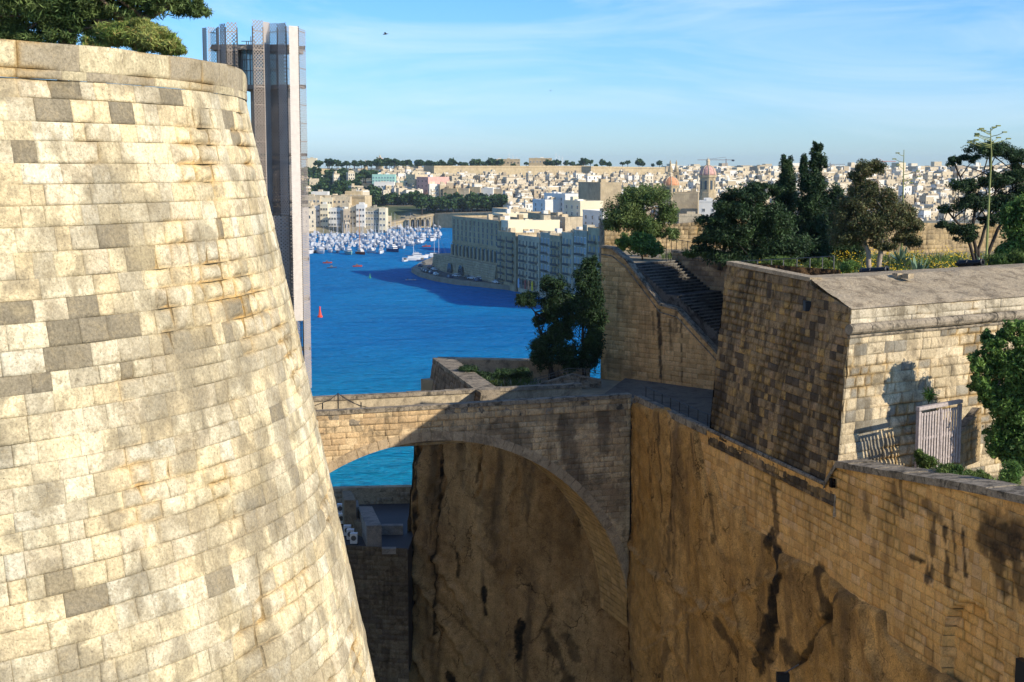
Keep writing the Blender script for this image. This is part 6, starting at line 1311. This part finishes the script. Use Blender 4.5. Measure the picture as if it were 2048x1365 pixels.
def bpx(kind, px, py, ang, s, label, cat, hm=None, group=None): p = pz(px, py, 0); return boat(kind, p[0], p[1], ang, s, label, cat, group, hm)
front = [(622, 507, 'm', 1.2, None, 'white motor yacht at the left end of the front row, cut by the lift tower'), (641, 507, 'M', .78, None, 'big white motor yacht second in the front row of the marina'), (661, 505, 'm', .9, None, 'small white motor yacht third in the front row'), (676, 506, 'm', .8, 'boatb', 'navy hulled motor boat left of the teal boat'), (698, 509, 'M', .75, 'boatg', 'teal hulled motor yacht in the front row of the marina'),
         (722, 509, 'M', .62, 'boatr', 'red and white wooden boat with the tallest mast in the front row'), (744, 506, 'm', .9, None, 'white motor yacht right of the red boat'), (762, 507, 'M', .62, None, 'white catamaran like yacht in the middle of the front row'), (787, 504, 'm', 1.3, 'boatb', 'dark blue and white fishing boat, front row'), (806, 497, 'M', .68, None, 'white wooden yacht angled outwards, front row right'), (818, 492, 'm', 1.0, None, 'white motor yacht beside the angled wooden yacht'), (843, 486, 'M', .7, None, 'white motor yacht near the right end of the front row'), (865, 482, 'M', .75, None, 'white motor yacht moored right of all others in the front row')]
for (px, py, k_, s, hm, lb) in front: bpx(k_, px, py, -1.35 + rgt.uniform(-.35, .35), s, lb, 'boat', hm)
p = pz(722, 509, 0); mb = MB(); mb.tube([(p[0] - 1, p[1] + 3, 1), (p[0] - 1, p[1] + 3, 27)], [.22, .14], 6); mb.box((p[0] - 1, p[1] + 3, 18), (3, .12, .1)); tag(mb.build('wooden_mast', M['orange'], base=(p[0] - 1, p[1] + 3, 1)), 'tall brown wooden mast rising from the red boat', 'mast')
n = 0
for row, (y0, cnt_) in enumerate(((501, 30), (495, 34), (489, 36), (483, 36), (477, 36), (471, 36), (465, 36), (460, 30), (456, 26))):
    for i in range(cnt_):
        px = 612 + (882 - 612 - row * 0) * (i + rgt.uniform(.1, .9)) / cnt_; lim = 505 - max(0, (px - 780)) * .22
        py = y0 + rgt.uniform(-2, 2)
        if py > lim - 4: continue
        k_ = 's' if rgt.random() < .55 else 'm'; b_ = bpx(k_, px, py, rgt.choice([-1.4, 1.7, -1.2]) + rgt.uniform(-.2, .2), rgt.uniform(.55, .95), ('white sailing boat with bare mast' if k_ == 's' else 'white motor yacht') + ' in the crowded middle rows of the marina', 'boat', None, ('sailing boats' if k_ == 's' else 'motor yachts') + ' packed in the marina'); n += 1
bpx('s', 825, 521, .1, 1.05, 'white sailing yacht anchored in open water left of the quay tip', 'boat'); bpx('M', 836, 517, .2, .62, 'white motor cruiser alongside the anchored sailing yacht', 'boat'); bpx('s', 867, 513, .2, .9, 'sailing boat moored left of the arcaded building, nearer the open water', 'boat'); bpx('s', 876, 514, .2, .9, 'sailing boat moored closest to the arcaded building', 'boat')
bpx('d', 846, 523, .3, 1.4, 'dark small launch by the quay tip', 'boat', 'boatb'); bpx('d', 811, 523, 1.2, 1.3, 'small grey and white boat drifting near the middle', 'boat'); bpx('d', 655, 527, .1, 1.0, 'small red and white boat nearest the lift tower', 'boat', 'boatr'); bpx('d', 664, 537, .3, 1.0, 'small dark launch leaving a wake, below the red and white boat', 'boat', 'boatb'); bpx('d', 715, 534, .2, 1.0, 'small red boat leaving a wake in the middle of the channel', 'boat', 'boatr'); bpx('d', 853, 494, .2, 1.1, 'small red hulled boat in front of the marina, right part', 'boat', 'boatr')
bpx('d', 816, 561, .2, .5, 'left of two tiny rowing boats below the quay tip', 'boat'); bpx('d', 827, 561, .2, .5, 'right of two tiny rowing boats below the quay tip', 'boat')
def buoy(label, px, py, h, mat):
    p = pz(px, py, 0); root = thing('buoy', label, 'buoy', p); mb = MB(); mb.lathe(p, [(h * .22, -.2), (h * .24, h * .12), (h * .2, h * .18)], 12); mb.build('float', M[mat], root); mb = MB(); mb.lathe(p, [(h * .16, h * .18), (h * .09, h * .55), (h * .06, h * .8), (h * .09, h * .82), (h * .02, h)], 8); mb.build('tower', M[mat], root)
buoy('large red channel buoy floating left of the bridge', 640, 635, 3.9, 'red'); buoy('small green channel buoy in the open water', 740, 557, 2.2, 'green')
# boat wakes: low ridges of broken water
M['foam'] = plain('foam', (.30, .42, .50), rough=.6, var=.5, sc=.4)
# cars along the quay
def car_parts():
    b = MB(); b.box((0, 0, .55), (4.2, 1.75, .6), 0, 0, .05); c = MB(); c.box((-.15, 0, 1.12), (2.3, 1.55, .56), 0, 0, .22); gl_ = MB(); gl_.box((-.15, 0, 1.10), (2.34, 1.59, .36), 0, 0, .2); wls = []
    for x in (-1.3, 1.3):
        for y in (-.85, .85): w = MB(); w.lathe((x, y - .1, .32), [(.32, 0), (.32, .2)], 10, axis=(0, 1, 0)); wls.append(('wheel', w, 'iron'))
    return [('body', b, 'boatw'), ('roof', c, 'boatw'), ('windows', gl_, 'pane')] + wls
CPm = []
for n_, mb_, m_ in car_parts(): o = mb_.build(n_, M[m_], local=True); CPm.append((n_, o.data)); bpy.data.objects.remove(o)
cc = [('white', 'boatw'), ('navy', 'boatb'), ('red', 'boatr'), ('grey', 'iron2'), ('silver', 'ac'), ('grey', 'iron2'), ('white', 'boatw'), ('navy', 'boatb')]
QS = qp[2:10]; cum = [0]
for i in range(len(QS) - 1): cum.append(cum[-1] + float(np.linalg.norm(QS[i + 1] - QS[i])))
t = 14.; i_ = 0
while t < cum[-1] - 6 and i_ < 44:
    x = np.interp(t, cum, [q[0] for q in QS]); y = np.interp(t, cum, [q[1] for q in QS]); x2 = np.interp(t + 3, cum, [q[0] for q in QS]); y2 = np.interp(t + 3, cum, [q[1] for q in QS]); d = unit((x2 - x, y2 - y)); nn2 = np.array((-d[1], d[0])); cn_, cm_ = rgt.choice(cc); off_ = rgt.choice([3.2, 9.5])
    root = thing('parked_car', f'{cn_} car parked along the quay road below the waterfront buildings', 'car', (x + nn2[0] * off_, y + nn2[1] * off_, 2.03), f'{cn_} cars parked along the quay', math.atan2(d[1], d[0]) + (0 if off_ < 5 else rgt.uniform(.3, .9)))
    for n_, me in CPm:
        o = bpy.data.objects.new(n_, me); COL.objects.link(o); o.parent = root
        if n_ in ('body', 'roof'): o.material_slots[0].link = 'OBJECT'; o.material_slots[0].material = M[cm_]
    t += rgt.uniform(4.8, 8); i_ += 1
# ================================================================ SEA
mb = MB(); 
ys = [100, 300, 600, 1000, 2000, 6000, 15000]; 
V = []; 
for y in ys: V += [(-y * 1.2 - 300, y, 0), (y * 1.2 + 300, y, 0)]
mb.add(V, [(2 * i, 2 * i + 1, 2 * i + 3, 2 * i + 2) for i in range(len(ys) - 1)])
tag(mb.build('water', M['water']), 'deep blue harbour water', kind='structure')
mb = MB(); mb.prism([(-90, 20), (200, 20), (200, 190), (60, 205), (-90, 205)], -4, 2.5); tag(mb.build('foreshore', M['grey'], base=(0, 100, 0)), kind='structure')

# ================================================================ HAZE
hm = bpy.data.materials.new('haze_air'); hm.use_nodes = True; ht = hm.node_tree; ht.nodes.clear(); ho = N(ht, 'ShaderNodeOutputMaterial'); pv = N(ht, 'ShaderNodeVolumePrincipled')
pv.inputs['Color'].default_value = (.80, .95, 1, 1); pv.inputs['Density'].default_value = .00005; pv.inputs['Anisotropy'].default_value = .3; ht.links.new(pv.outputs[0], ho.inputs['Volume'])
mb = MB(); mb.box((0, 7900, 80), (42000, 16400, 170)); tag(mb.build('haze', hm, base=(0, 0, 0)), 'thin pale sea air', kind='stuff')
